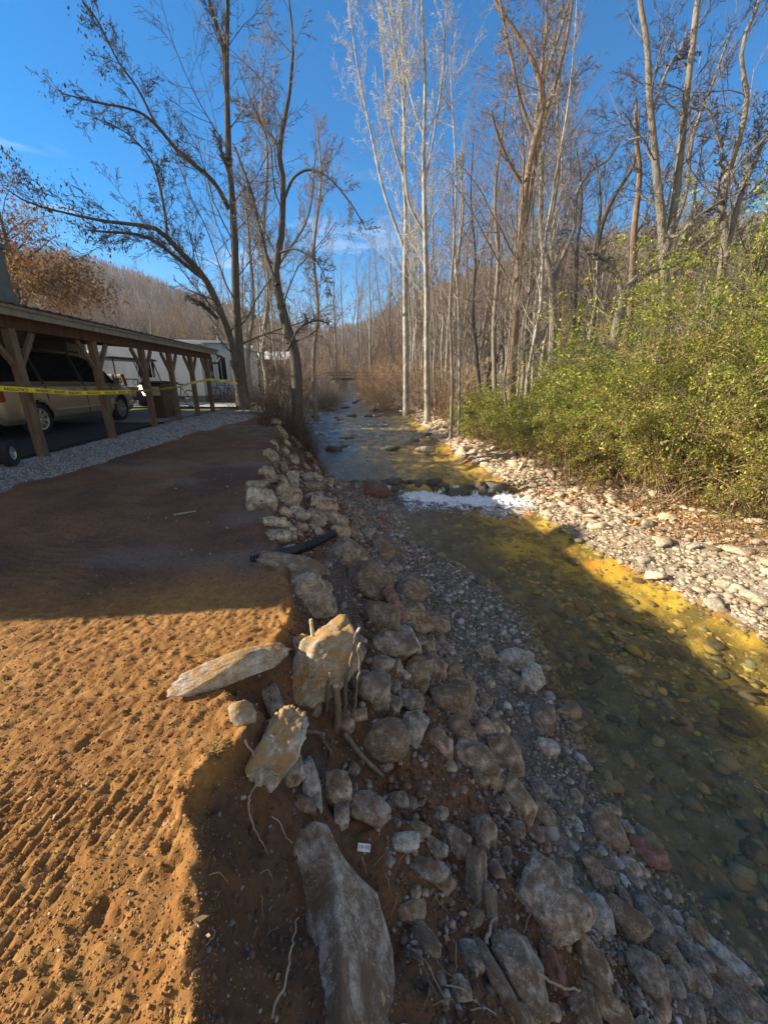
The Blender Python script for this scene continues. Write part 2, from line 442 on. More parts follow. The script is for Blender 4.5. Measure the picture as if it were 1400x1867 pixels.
M['fascia'] = bark_mat('fascia_board', (.16, .14, .10), (.30, .27, .21), 1.4, ridges=.2)
M['metal_roof'] = simple('dull_metal_roofing', (.10, .10, .11), .45, .7, .3, 6)
M['asphalt'] = simple('asphalt_paving', (.045, .045, .048), .85, 0, .35, 5, .6, .006)
M['concrete'] = simple('concrete_paving', (.36, .34, .31), .9, 0, .2, 4, .4, .004)
M['black'] = simple('black_plastic', (.018, .018, .02), .42, 0, .2, 6)
M['rubber'] = simple('tyre_rubber', (.014, .014, .014), .8, 0, .3, 20, .3, .002)
M['chrome'] = simple('alloy_wheel', (.60, .60, .58), .3, .85, .08, 6)
M['glass_dark'] = simple('dark_tinted_glass', (.006, .007, .008), .06, 0, .1, 3, spec=.8)
M['white_wall'] = simple('white_siding', (.74, .75, .74), .6, 0, .10, 1.5, .1, .003)
M['blue_wall'] = simple('pale_blue_siding', (.40, .50, .60), .6, 0, .10, 1.5, .1, .003)
M['cream_wall'] = simple('cream_siding', (.52, .49, .36), .6, 0, .10, 1.5, .1, .003)
M['tan_seat'] = simple('tan_vinyl', (.32, .22, .12), .6, 0, .2, 8)
M['navy'] = simple('dark_blue_cart_body', (.02, .03, .07), .3, 0, .15, 5)
M['brown_bin'] = simple('brown_bin_plastic', (.135, .06, .025), .55, 0, .2, 4)
M['yellow'] = simple('yellow_tape_plastic', (.80, .66, .03), .35, 0, .08, 6)
M['yellow'].node_tree.nodes['Principled BSDF'].inputs['Roughness'].default_value = .4
M['white_tag'] = simple('white_printed_tag', (.62, .62, .58), .6, 0, .12, 40)
M['grey_dark'] = simple('charcoal_wall_board', (.03, .03, .03), .8, 0, .3, 3)
M['shingle'] = simple('grey_chimney_siding', (.13, .13, .12), .9, 0, .25, 3, .4, .006)
M['steel'] = simple('galvanised_wire', (.20, .20, .19), .45, .8, .2, 30)
M['skirting'] = simple('grey_skirting', (.22, .22, .21), .7, 0, .2, 3)
def paint():
    m, nt, b, o = nmat('beige_car_paint')
    b.inputs['Base Color'].default_value = (.40, .33, .235, 1); b.inputs['Metallic'].default_value = .55; b.inputs['Roughness'].default_value = .32
    b.inputs['Coat Weight'].default_value = .7; b.inputs['Coat Roughness'].default_value = .06
    return m
M['paint'] = paint()
M['bark_dark'] = bark_mat('dark_furrowed_bark', (.035, .028, .022), (.15, .125, .10), 3)
M['bark_grey'] = bark_mat('grey_ridged_bark', (.085, .07, .054), (.35, .31, .25), 3)
M['bark_brown'] = bark_mat('peeling_brown_bark', (.095, .06, .036), (.36, .26, .18), 3)
M['bark_pale'] = bark_mat('pale_sycamore_bark', (.28, .26, .21), (.55, .52, .45), 2.5, patch=(.26, .235, .19), ridges=.25)
M['twig_dark'] = simple('dark_twigs', (.085, .07, .055), .9, 0, .3, 5, spec=.2)
M['twig_grey'] = simple('grey_twigs', (.24, .20, .16), .9, 0, .3, 5, spec=.2)
M['twig_brown'] = simple('brown_twigs', (.25, .165, .10), .9, 0, .3, 5, spec=.2)
M['cane'] = simple('bramble_canes', (.38, .27, .16), .9, 0, .3, 5, spec=.2)
M['twig_pale'] = simple('pale_twigs', (.50, .47, .42), .9, 0, .2, 5, spec=.2)
M['leaf'] = vcol_mat('foliage', .5, 20, .2, 0, 0, .35, .35)
M['dry'] = vcol_mat('dry_leaves_and_grass', .85, 20, .2, 0, 0, .3, .1)
M['forest'] = vcol_mat('distant_bare_trees', .95, .2, .25, 0, 0, 0, .05)
M['stick'] = bark_mat('cut_branch_bark', (.12, .085, .055), (.30, .23, .16), 4, ridges=.5)
M['cutwood'] = simple('fresh_cut_wood', (.62, .48, .28), .8, 0, .15, 20)
M['root'] = simple('pale_bare_root', (.36, .27, .18), .85, 0, .2, 20)

def water_mat():
    m, nt, b, out = nmat('creek_water')
    nt.nodes.remove(b)
    t = N(nt, 'ShaderNodeTexCoord').outputs['Object']
    mp = N(nt, 'ShaderNodeMapping'); mp.inputs['Scale'].default_value = (1.0, .55, 1); nt.links.new(t, mp.inputs[0])
    n1 = noise(nt, mp.outputs[0], 5.0, 5, .6, .6); n2 = noise(nt, mp.outputs[0], 22, 4, .6, .4)
    h = mixc(nt, .3, n1.outputs['Fac'], n2.outputs['Fac'])
    bp = N(nt, 'ShaderNodeBump'); bp.inputs['Strength'].default_value = .85; bp.inputs['Distance'].default_value = .06
    nt.links.new(h, bp.inputs['Height'])
    # Fresnel by Schlick's rule on both sides of the sheet, so that sunlight reaches the bed
    ge = N(nt, 'ShaderNodeNewGeometry'); dt = N(nt, 'ShaderNodeVectorMath', operation='DOT_PRODUCT')
    nt.links.new(ge.outputs['Incoming'], dt.inputs[0]); nt.links.new(bp.outputs[0], dt.inputs[1])
    ab = N(nt, 'ShaderNodeMath', operation='ABSOLUTE'); nt.links.new(dt.outputs['Value'], ab.inputs[0])
    om = N(nt, 'ShaderNodeMath', operation='SUBTRACT', use_clamp=True); om.inputs[0].default_value = 1; nt.links.new(ab.outputs[0], om.inputs[1])
    pw = N(nt, 'ShaderNodeMath', operation='POWER'); nt.links.new(om.outputs[0], pw.inputs[0]); pw.inputs[1].default_value = 5
    fr = N(nt, 'ShaderNodeMapRange'); fr.inputs[3].default_value = .025; fr.inputs[4].default_value = 1; nt.links.new(pw.outputs[0], fr.inputs[0])
    gl = N(nt, 'ShaderNodeBsdfGlossy'); gl.inputs['Roughness'].default_value = .06; nt.links.new(bp.outputs[0], gl.inputs['Normal'])
    tr = N(nt, 'ShaderNodeBsdfTransparent'); tr.inputs['Color'].default_value = (.92, .90, .76, 1)
    ms = N(nt, 'ShaderNodeMixShader'); nt.links.new(fr.outputs[0], ms.inputs[0]); nt.links.new(tr.outputs[0], ms.inputs[1]); nt.links.new(gl.outputs[0], ms.inputs[2])
    # suspended silt: the little light the water body itself scatters
    df = N(nt, 'ShaderNodeBsdfDiffuse'); df.inputs['Color'].default_value = (.16, .15, .07, 1)
    m3 = N(nt, 'ShaderNodeMixShader'); m3.inputs[0].default_value = .015
    nt.links.new(ms.outputs[0], m3.inputs[1]); nt.links.new(df.outputs[0], m3.inputs[2])
    # foam where the vertex attribute says the water is broken
    a = N(nt, 'ShaderNodeVertexColor', layer_name='Foam')
    mf = N(nt, 'ShaderNodeMapping'); mf.inputs['Scale'].default_value = (1.3, .75, 1); nt.links.new(t, mf.inputs[0])
    nf0 = noise(nt, mf.outputs[0], 4.5, 10, .74, 1.2)
    nf = N(nt, 'ShaderNodeMapRange'); nf.inputs[1].default_value = .28; nf.inputs[2].default_value = .72; nt.links.new(nf0.outputs['Fac'], nf.inputs[0])
    s = N(nt, 'ShaderNodeMath', operation='SUBTRACT'); nt.links.new(a.outputs[0], s.inputs[0]); nt.links.new(nf.outputs[0], s.inputs[1])
    mr = N(nt, 'ShaderNodeMapRange'); mr.inputs[1].default_value = -.02; mr.inputs[2].default_value = .30; nt.links.new(s.outputs[0], mr.inputs[0])
    fd = N(nt, 'ShaderNodeBsdfDiffuse'); fd.inputs['Color'].default_value = (.80, .84, .88, 1); nt.links.new(bp.outputs[0], fd.inputs['Normal'])
    m4 = N(nt, 'ShaderNodeMixShader'); mfo = N(nt, 'ShaderNodeMath', operation='MULTIPLY'); mfo.inputs[1].default_value = .93; nt.links.new(mr.outputs[0], mfo.inputs[0]); nt.links.new(mfo.outputs[0], m4.inputs[0]); nt.links.new(m3.outputs[0], m4.inputs[1]); nt.links.new(fd.outputs[0], m4.inputs[2])
    nt.links.new(m4.outputs[0], out.inputs['Surface'])
    return m
M['water'] = water_mat()
# ------------------------------------------------------------------ the ground: one sheet out to the ridges
def geo(a, b, first, ratio):
    out = [a]; d = first
    s = 1 if b > a else -1
    while s*(b-out[-1]) > d:
        out.append(out[-1]+s*d); d *= ratio
    out.append(b); return np.array(out)
xs = np.concatenate([geo(-8, -900, .08, 1.085)[::-1], np.arange(-7.94, -3.2, .06), np.arange(-3.2, -2.2, .022), np.arange(-2.2, -.25, .011), np.arange(-.25, 2.3, .017), np.arange(2.3, 8, .05), geo(8, 900, .06, 1.085)])
ys = np.concatenate([geo(.1, -30, .1, 1.3)[::-1], np.arange(.12, 3.2, .0145), np.arange(3.2, 6, .03), np.arange(6, 14, .06), np.arange(14, 40, .2), geo(40, 1100, .25, 1.07)])
xs = np.unique(np.round(xs, 5)); ys = np.unique(np.round(ys, 5))
GX, GY = np.meshgrid(xs, ys)
x = GX.ravel(); y = GY.ravel()
Z = H(x, y)
E = cE(y); T = cT(y); WL = cWL(y); WR = cWR(y); BX = cBX(y)
wob = fbm2(x*1.3, y*1.3, 3, 11)*.10*np.clip(y/6, .3, 1.5)
n1 = fbm2(x*.8, y*.8, 5, 101); n2 = fbm2(x*5, y*5, 4, 102); n3 = fbm2(x*22, y*22, 3, 103)
def C(*c): return np.array(c)[None, :]
def mixa(a, b, t): return a*(1-t[:, None])+b*t[:, None]
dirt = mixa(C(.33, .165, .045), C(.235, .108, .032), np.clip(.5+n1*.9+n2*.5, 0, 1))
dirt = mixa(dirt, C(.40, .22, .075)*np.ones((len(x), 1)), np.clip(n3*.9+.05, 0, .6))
dirt_shade = mixa(C(.19, .10, .055), C(.105, .062, .042), np.clip(.5+n1*1.5+n2*.7, 0, 1))
dirt_shade = mixa(dirt_shade, C(.20, .17, .13)*np.ones((len(x), 1)), np.clip(fbm2(x*.7+9, y*1.6, 3, 104)*1.1-.1, 0, .45))
# carport shade put into the pad colour: darker, browner dirt past the sunlit part
dirt = mixa(dirt, dirt_shade, sstep(2.0, 3.2, y+.4*n1))
slope = mixa(C(.175, .088, .042), C(.105, .060, .036), np.clip(.5+n1+n2*.7, 0, 1))
slope = mixa(slope, C(.22, .18, .14)*np.ones((len(x), 1)), np.clip(n2*.8-.25, 0, .5))
bar = mixa(C(.13, .095, .065), C(.21, .17, .125), np.clip(.5+n2*.9, 0, 1))
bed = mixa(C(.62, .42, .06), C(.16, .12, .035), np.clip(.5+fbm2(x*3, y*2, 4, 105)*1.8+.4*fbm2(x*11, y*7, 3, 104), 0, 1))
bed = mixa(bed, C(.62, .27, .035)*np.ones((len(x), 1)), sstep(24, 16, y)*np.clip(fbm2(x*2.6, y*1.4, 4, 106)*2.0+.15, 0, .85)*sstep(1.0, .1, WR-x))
bed = mixa(bed, mixa(C(.17, .145, .11), C(.08, .07, .052), np.clip(.5+n2*1.2, 0, 1)), sstep(2.5, 1.5, x-WL+.5*n1)*.95)  # shade painted into the near-side bed up to the shadow edge; sunlit strip stays gold
rb = mixa(C(.36, .32, .25), C(.22, .17, .11), np.clip(.5+n2*1.2, 0, 1))
rb = mixa(rb, C(.36, .19, .07)*np.ones((len(x), 1)), np.clip(n1*1.3-.1+sstep(-.8, 0, x-BX)*.5, 0, .85))
bank = mixa(C(.24, .15, .07), C(.13, .10, .05), np.clip(.5+n1+n2, 0, 1))
bank = mixa(bank, C(.10, .13, .03)*np.ones((len(x), 1)), np.clip(n1*1.3+.1, 0, .7))
px_ = post_x(y); gw = np.interp(y, [3,5.5,8,10,14,20], [.5,.55,.9,1.0,2.4,3.0])
gx_edge = px_+gw+fbm2(x*1.5, y*1.5, 4, 107)*.25+.06
grav = mixa(C(.15, .15, .15), C(.22, .215, .21), np.clip(.5+n3, 0, 1))
tg = sstep(.1, -.1, x-gx_edge)*sstep(4.0, 5.0, y)
plat = mixa(dirt, grav, tg)
soil2 = mixa(C(.10, .065, .04), C(.17, .12, .07), np.clip(.5+n2, 0, 1))
plat = mixa(plat, soil2, sstep(9.6, 10.6, y+n1)*sstep(-4.6, -4.0, x+.5*n1))
grass = mixa(C(.08, .11, .02), C(.16, .15, .05), np.clip(.5+n2*1.3, 0, 1))
plat = mixa(plat, grass, sstep(15.2, 16.2, y+n1*.8))
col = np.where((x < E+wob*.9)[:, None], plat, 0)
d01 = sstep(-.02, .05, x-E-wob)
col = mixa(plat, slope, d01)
col = mixa(col, bar, sstep(-.12, .12, x-T+n2*.2))
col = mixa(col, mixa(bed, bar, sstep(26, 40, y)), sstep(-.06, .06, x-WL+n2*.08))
col = mixa(col, rb, sstep(-.06, .06, x-WR+n2*.08))
col = mixa(col, bank, sstep(-.4, .4, x-BX+n1*.8))
hz = hillz(x, y)
nh = fbm2(x/22, y/22, 5, 108); nh2 = fbm2(x/5, y/5, 3, 109)
hill = mixa(C(.17, .13, .10), C(.105, .088, .072), np.clip(.5+nh*1.4+nh2*.5, 0, 1))
hill = mixa(hill, C(.075, .085, .035)*np.ones((len(x), 1)), np.clip(fbm2(x/35, y/35, 3, 110)*1.8-.5, 0, .6))
col = mixa(col, hill, sstep(.3, 3, hz))
ny, nx = GX.shape
idx = np.arange(nx*ny).reshape(ny, nx)
F = np.stack([idx[:-1, :-1].ravel(), idx[:-1, 1:].ravel(), idx[1:, 1:].ravel(), idx[1:, :-1].ravel()], 1)
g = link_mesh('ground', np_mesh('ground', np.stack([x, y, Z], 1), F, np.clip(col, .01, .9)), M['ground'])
tag(g, kind='structure')

# asphalt under the carport and the concrete beyond it
def sheet(name, mat, x0f, x1f, y0, y1, z, nxx=40, nyy=80, rag=.04):
    yy = np.linspace(y0, y1, nyy); tt = np.linspace(0, 1, nxx)
    Y, Tt = np.meshgrid(yy, tt, indexing='ij')
    X = x0f(Y)*(1-Tt)+(x1f(Y)+rag*fbm2(Y*3, Y*0+4, 3, 120))*Tt
    Zz = z(X, Y)+.012*fbm2(X*.8, Y*.8, 3, 121)
    i = np.arange(nxx*nyy).reshape(nyy, nxx)
    Ff = np.stack([i[:-1, :-1].ravel(), i[:-1, 1:].ravel(), i[1:, 1:].ravel(), i[1:, :-1].ravel()], 1)
    V = np.stack([X.ravel(), Y.ravel(), Zz.ravel()], 1)
    # give the sheet an edge that goes down into the ground
    e = i[:, -1]; V2 = V[e].copy(); V2[:, 2] -= .12; b = len(V)
    F2 = np.stack([e[:-1], e[1:], np.arange(b+1, b+len(e)), np.arange(b, b+len(e)-1)], 1)
    o = link_mesh(name, np_mesh(name, np.concatenate([V, V2]), [Ff, F2]), mat)
    return tag(o, kind='structure')
sheet('asphalt_driveway', M['asphalt'], lambda y: post_x(y)-7.5, lambda y: post_x(y)-.14, -3, 11.2, lambda x, y: cA(y)+.035)
sheet('concrete_driveway', M['concrete'], lambda y: post_x(y)-9, lambda y: post_x(y)-.05, 11.2, 15.3, lambda x, y: cA(y)+.04)
sheet('concrete_path', M['concrete'], lambda y: post_x(y)-9, lambda y: post_x(y)+.5, 17.2, 20.5, lambda x, y: cA(y)+.05)

# ------------------------------------------------------------------ water
xs2 = np.linspace(0, 1, 150)
ys2 = np.unique(np.concatenate([np.arange(-2.5, 10.6, .05), np.arange(10.6, 13.2, .018), np.arange(13.2, 30, .08), np.arange(30, 90, .4)]))
Yw, Tw = np.meshgrid(ys2, xs2, indexing='ij')
Xw = (cWL(Yw)-.25)*(1-Tw)+(cWR(Yw)+.25)*Tw
# the lip of the cascade is uneven across the creek
yo = Yw+.34*fbm2(Xw*.9, Xw*0+2, 3, 130)+.16*fbm2(Xw*4, Yw*0+5, 2, 131)+.10*(Xw-2)
Zw = cW(yo)
casc = np.exp(-((Yw-10.9)/.7)**2)
run = .5+.5*np.sin(0)
riff = .012*fbm2(Xw*2.5, Yw*1.6, 4, 132)+.010*fbm2(Xw*7, Yw*3.5, 3, 133)
rif2 = np.clip(fbm2(Xw*.5, Yw*.5, 2, 134)*2, 0, 1)*.03*fbm2(Xw*4, Yw*2.6, 3, 135)
fastw = sstep(17, 20, Yw)
Zw = Zw+riff*(1+fastw*3.0)+sstep(14, 18, Yw)*.05*fbm2(Xw*1.6, Yw*3.2, 4, 145)+rif2*(Yw < 11)+casc*(.09*fbm2(Xw*4, Yw*4, 4, 136)+.06*fbm2(Xw*12, Yw*12, 2, 138))
Zw = Zw+fastw*.045*np.clip(fbm2(Xw*.8, Yw*1.5, 3, 137)*2, -1, 1)
ly = 11.55
fy = yo+.25*fbm2(Xw*2.2, Yw*2.2, 3, 142)
foam = np.clip(.92*np.exp(-((fy-11.2)/.50)**2)+(.70-.16*fbm2(Xw*1.3, Yw*1.3, 2, 141))*np.exp(-np.clip(11.25-fy, 0, 9)/7.)*(fy < 11.3), 0, .95)
foam = foam*sstep(.15, .9, Xw+.3*fbm2(Xw*2, Yw*2, 2, 143))*(1-.4*sstep(9.6, 8.6, fy))
foam = foam-.32*sstep(10.2, 8.6, fy)
strk = .42*sstep(.15, .5, fbm2(Xw*3, Yw*.9, 3, 139))*sstep(11, 9, Yw)*0.45
foam = np.maximum(foam, strk*.9)
foam = np.maximum(foam, fastw*.46*sstep(.05, .4, fbm2(Xw*1.1, Yw*1.3, 3, 140)))
foam = np.maximum(foam, .62*np.exp(-(((Xw-5.0)/.5)**2+((Yw-2.85)/.22)**2)))
fall = np.exp(-((yo-11.73)/.22)**2)*np.clip(.45+1.1*fbm2(Xw*2.2, Xw*0, 3, 144), 0, .8)
foam = np.maximum(foam, fall*.8)
i = np.arange(Xw.size).reshape(Xw.shape)
Fw = np.stack([i[:-1, :-1].ravel(), i[:-1, 1:].ravel(), i[1:, 1:].ravel(), i[1:, :-1].ravel()], 1)
wv = np.stack([Xw.ravel(), Yw.ravel(), Zw.ravel()], 1)
wt = link_mesh('creek_water', np_mesh('creek_water', wv, Fw, np.repeat(foam.ravel()[:, None], 3, 1), cname='Foam'), M['water'])
tag(wt, kind='structure')

# ------------------------------------------------------------------ stones
ICO = {}
def ico(n):
    if n not in ICO:
        bm = bmesh.new(); bmesh.ops.create_icosphere(bm, subdivisions=n, radius=1)
        ICO[n] = (np.array([v.co[:] for v in bm.verts]), np.array([[v.index for v in f.verts] for f in bm.faces])); bm.free()
    return ICO[n]
def rock_verts(seed, sub, ang=.6, n_planes=11, rough=.05, flat=1.0):
    """unit rock: a sphere cut by soft planes (ang 0 = river-rounded, 1 = quarried), then weathered"""
    D, F = ico(sub)
    rs = np.random.RandomState(seed)
    n_planes = 6+int(5*(1-ang))
    n = rs.normal(size=(n_planes, 3)); n /= np.linalg.norm(n, axis=1)[:, None]
    n = np.concatenate([n, -n[:4], np.eye(3), -np.eye(3)]); n[-6:] += rs.normal(size=(6, 3))*.22; n /= np.linalg.norm(n, axis=1)[:, None]
    p = rs.uniform(.50, .86, len(n)); p[-6:] = rs.uniform(.55, .8, 6)
    k = 18+80*ang**1.5
    dots = D @ n.T
    r = p[None, :]/np.maximum(dots, .08)
    rp = -np.log(np.exp(-k*np.minimum(r, 3)).sum(1)+math.exp(-k*1.02))/k
    w_ = .35+.65*min(1, ang*1.35)
    rad = rp*w_+(1-w_)*.72
    q = D*1.0
    rad = rad*(1+rough*2.6*fbm3(q*1.8+seed % 97, 3, seed % 991)+rough*1.9*fbm3(q*5+seed % 89, 4, seed % 983, .6)*(sub > 2)+rough*.8*fbm3(q*14+seed % 71, 2, seed % 977)*(sub > 3))
    V = D*rad[:, None]
    V = V-(V.max(0)+V.min(0))/2; V = V/np.abs(V).max(0)[None, :]
    return V, F
# small loose material: many stones in one sheet of "stuff"
TEMPL = []
for s in range(14):
    V, F = rock_verts(900+s, 1, .9, 9, .07); TEMPL.append((V, F))
def scatter_mesh(name, pts, sizes, cols, mat, flat=(.35, .8), label=None, seed=1, tilt=.5, sub=None, kind='stuff'):
    rs = np.random.RandomState(seed); n = len(pts)
    ti = rs.randint(0, len(TEMPL), n); Vs = []; Fs = []; Cs = []; off = 0
    for k, (TV, TF) in enumerate(TEMPL):
        m = np.where(ti == k)[0]
        if not len(m): continue
        s = sizes[m]
        sc = np.stack([s*rs.uniform(.75, 1.25, len(m)), s*rs.uniform(.55, 1, len(m)), s*rs.uniform(flat[0], flat[1], len(m))], 1)*.5
        a = rs.uniform(0, 2*np.pi, len(m)); ca, sa = np.cos(a), np.sin(a)
        P = TV[None]*sc[:, None, :]
        tx = rs.normal(0, tilt, len(m))*.5; 
        c, s2 = np.cos(tx)[:, None], np.sin(tx)[:, None]
        P = np.stack([P[..., 0], P[..., 1]*c-P[..., 2]*s2, P[..., 1]*s2+P[..., 2]*c], -1)
        P = np.stack([P[..., 0]*ca[:, None]-P[..., 1]*sa[:, None], P[..., 0]*sa[:, None]+P[..., 1]*ca[:, None], P[..., 2]], -1)
        P = P+pts[m][:, None, :]; P[..., 2] += (sc[:, 2]*.45)[:, None]
        Vs.append(P.reshape(-1, 3)); Cs.append(np.repeat(cols[m], len(TV), 0))
        Fs.append((TF[None]+(np.arange(len(m))*len(TV))[:, None, None]+off).reshape(-1, 3)); off += len(m)*len(TV)
    o = link_mesh(name, np_mesh(name, np.concatenate(Vs), np.concatenate(Fs), np.concatenate(Cs), smooth=True), mat)
    return tag(o, label, None, None, kind)
def pcol(rs, n, base, var=.35, tint=.08):
    c = np.array(base)[None]*rs.uniform(1-var, 1+var, (n, 1))*rs.uniform(1-tint, 1+tint, (n, 3)); return c
def region(rs, n, x0, x1, y0, y1, bias=1.6):
    """points in a strip between x0(y) and x1(y), denser close to the camera"""
    u = rs.uniform(0, 1, n)**bias; yy = y0+(y1-y0)*u; t = rs.uniform(0, 1, n); xx = x0(yy)*(1-t)+x1(yy)*t; return xx, yy, t
rs = np.random.RandomState(5)
# gravel bank at the foot of the carport
def gedge(y): return post_x(y)+np.interp(y, [3,5.5,8,10,14,20], [.5,.55,.9,1.0,2.4,3.0])
xx, yy, t = region(rs, 26000, lambda y: post_x(y)-.12, lambda y: gedge(y)+.22, 4.2, 16.2, 1.25)
keep = (xx < gedge(yy)+fbm2(xx*1.5, yy*1.5, 4, 107)*.25+.10); xx, yy = xx[keep], yy[keep]
zz = H(xx, yy)
scatter_mesh('gravel', np.stack([xx, yy, zz], 1), rs.uniform(.018, .055, len(xx))*np.clip(yy/9, .8, 1.3), pcol(rs, len(xx), (.27, .26, .25), .5, .04), M['pebble'], seed=2, tilt=1.2)
# shingle on the near side of the creek
xx, yy, t = region(rs, 30000, lambda y: cT(y)-.25, lambda y: cWL(y)+.25, .7, 12.6, 1.35)
s = np.exp(rs.normal(-3.75, .52, len(xx)))*np.clip(.5+yy/6, .6, 1.4)
c = np.where(rs.uniform(size=(len(xx), 1)) < .14, pcol(rs, len(xx), (.42, .39, .34), .25, .03), pcol(rs, len(xx), (.20, .165, .125), .45, .09))
keep = rs.uniform(size=len(xx)) < (.35+.9*sstep(-.5, .4, fbm2(xx*2, yy*2, 3, 150)))
scatter_mesh('shingle', np.stack([xx, yy, H(xx, yy)], 1)[keep], s[keep], c[keep], M['pebble'], seed=3, tilt=.9)
# soil clods and small stones on the levelled dirt
xx, yy, t = region(rs, 62000, lambda y: -.2-y*1.15-.5, lambda y: cE(y)+.07, .3, 9, 2.0)
s = np.minimum(np.exp(rs.normal(-5.35, .50, len(xx))), .016)*np.clip(.8+yy*.10, .8, 1.5)
c = pcol(rs, len(xx), (.29, .145, .045), .3, .08); pm = rs.uniform(size=len(xx)) < .025; c[pm] = pcol(rs, pm.sum(), (.40, .34, .25), .3, .06)
fd = sstep(2.0, 3.0, yy)[:, None]; c = c*(1-fd)+c*np.array([[.55, .62, .95]])*fd  # clods past the sunlit part painted darker, like the shaded pad
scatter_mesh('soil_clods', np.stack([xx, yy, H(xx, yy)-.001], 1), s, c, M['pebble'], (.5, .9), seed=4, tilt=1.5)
# rubble and pebbles held in the raw slope
xx, yy, t = region(rs, 42000, lambda y: cE(y)+.02, lambda y: cT(y)+.1, .35, 12, 1.7)
s = np.exp(rs.normal(-4.2, .62, len(xx)))*np.clip(.6+yy/7, .7, 1.6)
s = np.minimum(np.where((t < .35) & (yy < 2.0), s*.55, s), .03+.012*yy)
c = pcol(rs, len(xx), (.135, .08, .05), .4, .08); pm = rs.uniform(size=len(xx)) < .22+.3*(t > .6); c[pm] = pcol(rs, pm.sum(), (.27, .235, .195), .45, .06)
scatter_mesh('slope_rubble', np.stack([xx, yy, H(xx, yy)], 1), s, c, M['pebble'], (.4, .9), seed=6, tilt=1.4)
# flat bleached stones on the far side
xx, yy, t = region(rs, 26000, lambda y: cWR(y)-.12, lambda y: cBX(y)+.5, 3.0, 32, 1.25)
s = np.exp(rs.normal(-2.75, .55, len(xx)))*np.clip(yy/9, .8, 1.6)
c = np.where(rs.uniform(size=(len(xx), 1)) < .6, pcol(rs, len(xx), (.46, .37, .25), .32, .05), pcol(rs, len(xx), (.28, .20, .125), .38, .08))
scatter_mesh('bank_shingle', np.stack([xx, yy, H(xx, yy)], 1), s, c, M['pebble'], (.16, .42), seed=7, tilt=.45)
# stones on the creek bed
xx, yy, t = region(rs, 20000, lambda y: cWL(y)+.05, lambda y: cWR(y)-.05, .9, 22, 1.5)
s = np.minimum(np.exp(rs.normal(-3.45, .75, len(xx))), .28)
c = pcol(rs, len(xx), (.19, .16, .105), .45, .10); am = (rs.uniform(size=len(xx)) < .55) & (t > .35); c[am] = pcol(rs, am.sum(), (.36, .27, .085), .40, .1)
scatter_mesh('creek_bed_stones', np.stack([xx, yy, H(xx, yy)-.01], 1), s, c, M['pebble'], (.2, .45), seed=8, tilt=.4)
# leaf litter along the far bank
xx, yy, t = region(rs, 14000, lambda y: cBX(y)-1.1, lambda y: cBX(y)+1.0, 4, 36, 1.1)
# ------------------------------------------------------------------ individual stones, each laid where it sits on the bank
ROCKBOX = []
def rock(px, py, w, h, ang=0, mat='rock_grey', sharp=.6, seed=None, name='boulder', label=None, cat=None, group=None, depth=None, sub=3, lift=0.0, thick=None, rough=.05, box=True):
    p = hit(px, py+h*.12)
    if p is None: return None
    d = (p-cam.location).length
    r = ray(px, py); s = d/r.length
    k = s/700.0
    a = w*k*.5; b = h*k*.5
    c = (thick if thick else .75)*min(a, b) if thick else .8*min(a, b)+.12*max(a, b)
    c = min(c, .9*max(a, b))
    view = r.normalized()
    right = Vector((1, 0, 0)); upv = right.cross(view).normalized(); right = view.cross(upv).normalized()
    rt = math.cos(R(ang))*right+math.sin(R(ang))*upv; ut = -math.sin(R(ang))*right+math.cos(R(ang))*upv
    fw = rt.cross(ut)
    ctr = Vector(cam.location)+r*s+nrm(p.x, p.y)*(c*(.10+lift))
    seed = seed if seed is not None else int(px*7+py*13)
    V, F = rock_verts(seed, sub, sharp, 10, rough)
    B = np.array([list(rt*a*1.04), list(ut*b*1.04), list(fw*c)])
    me = np_mesh(name, V @ B, F)
    o = link_mesh(name, me, M[mat]); o.location = ctr
    if box: ROCKBOX.append((px, py, w, h))
    return tag(o, label, cat or name.replace('_', ' '), group)
G = 'stones of the stacked creek bank wall'
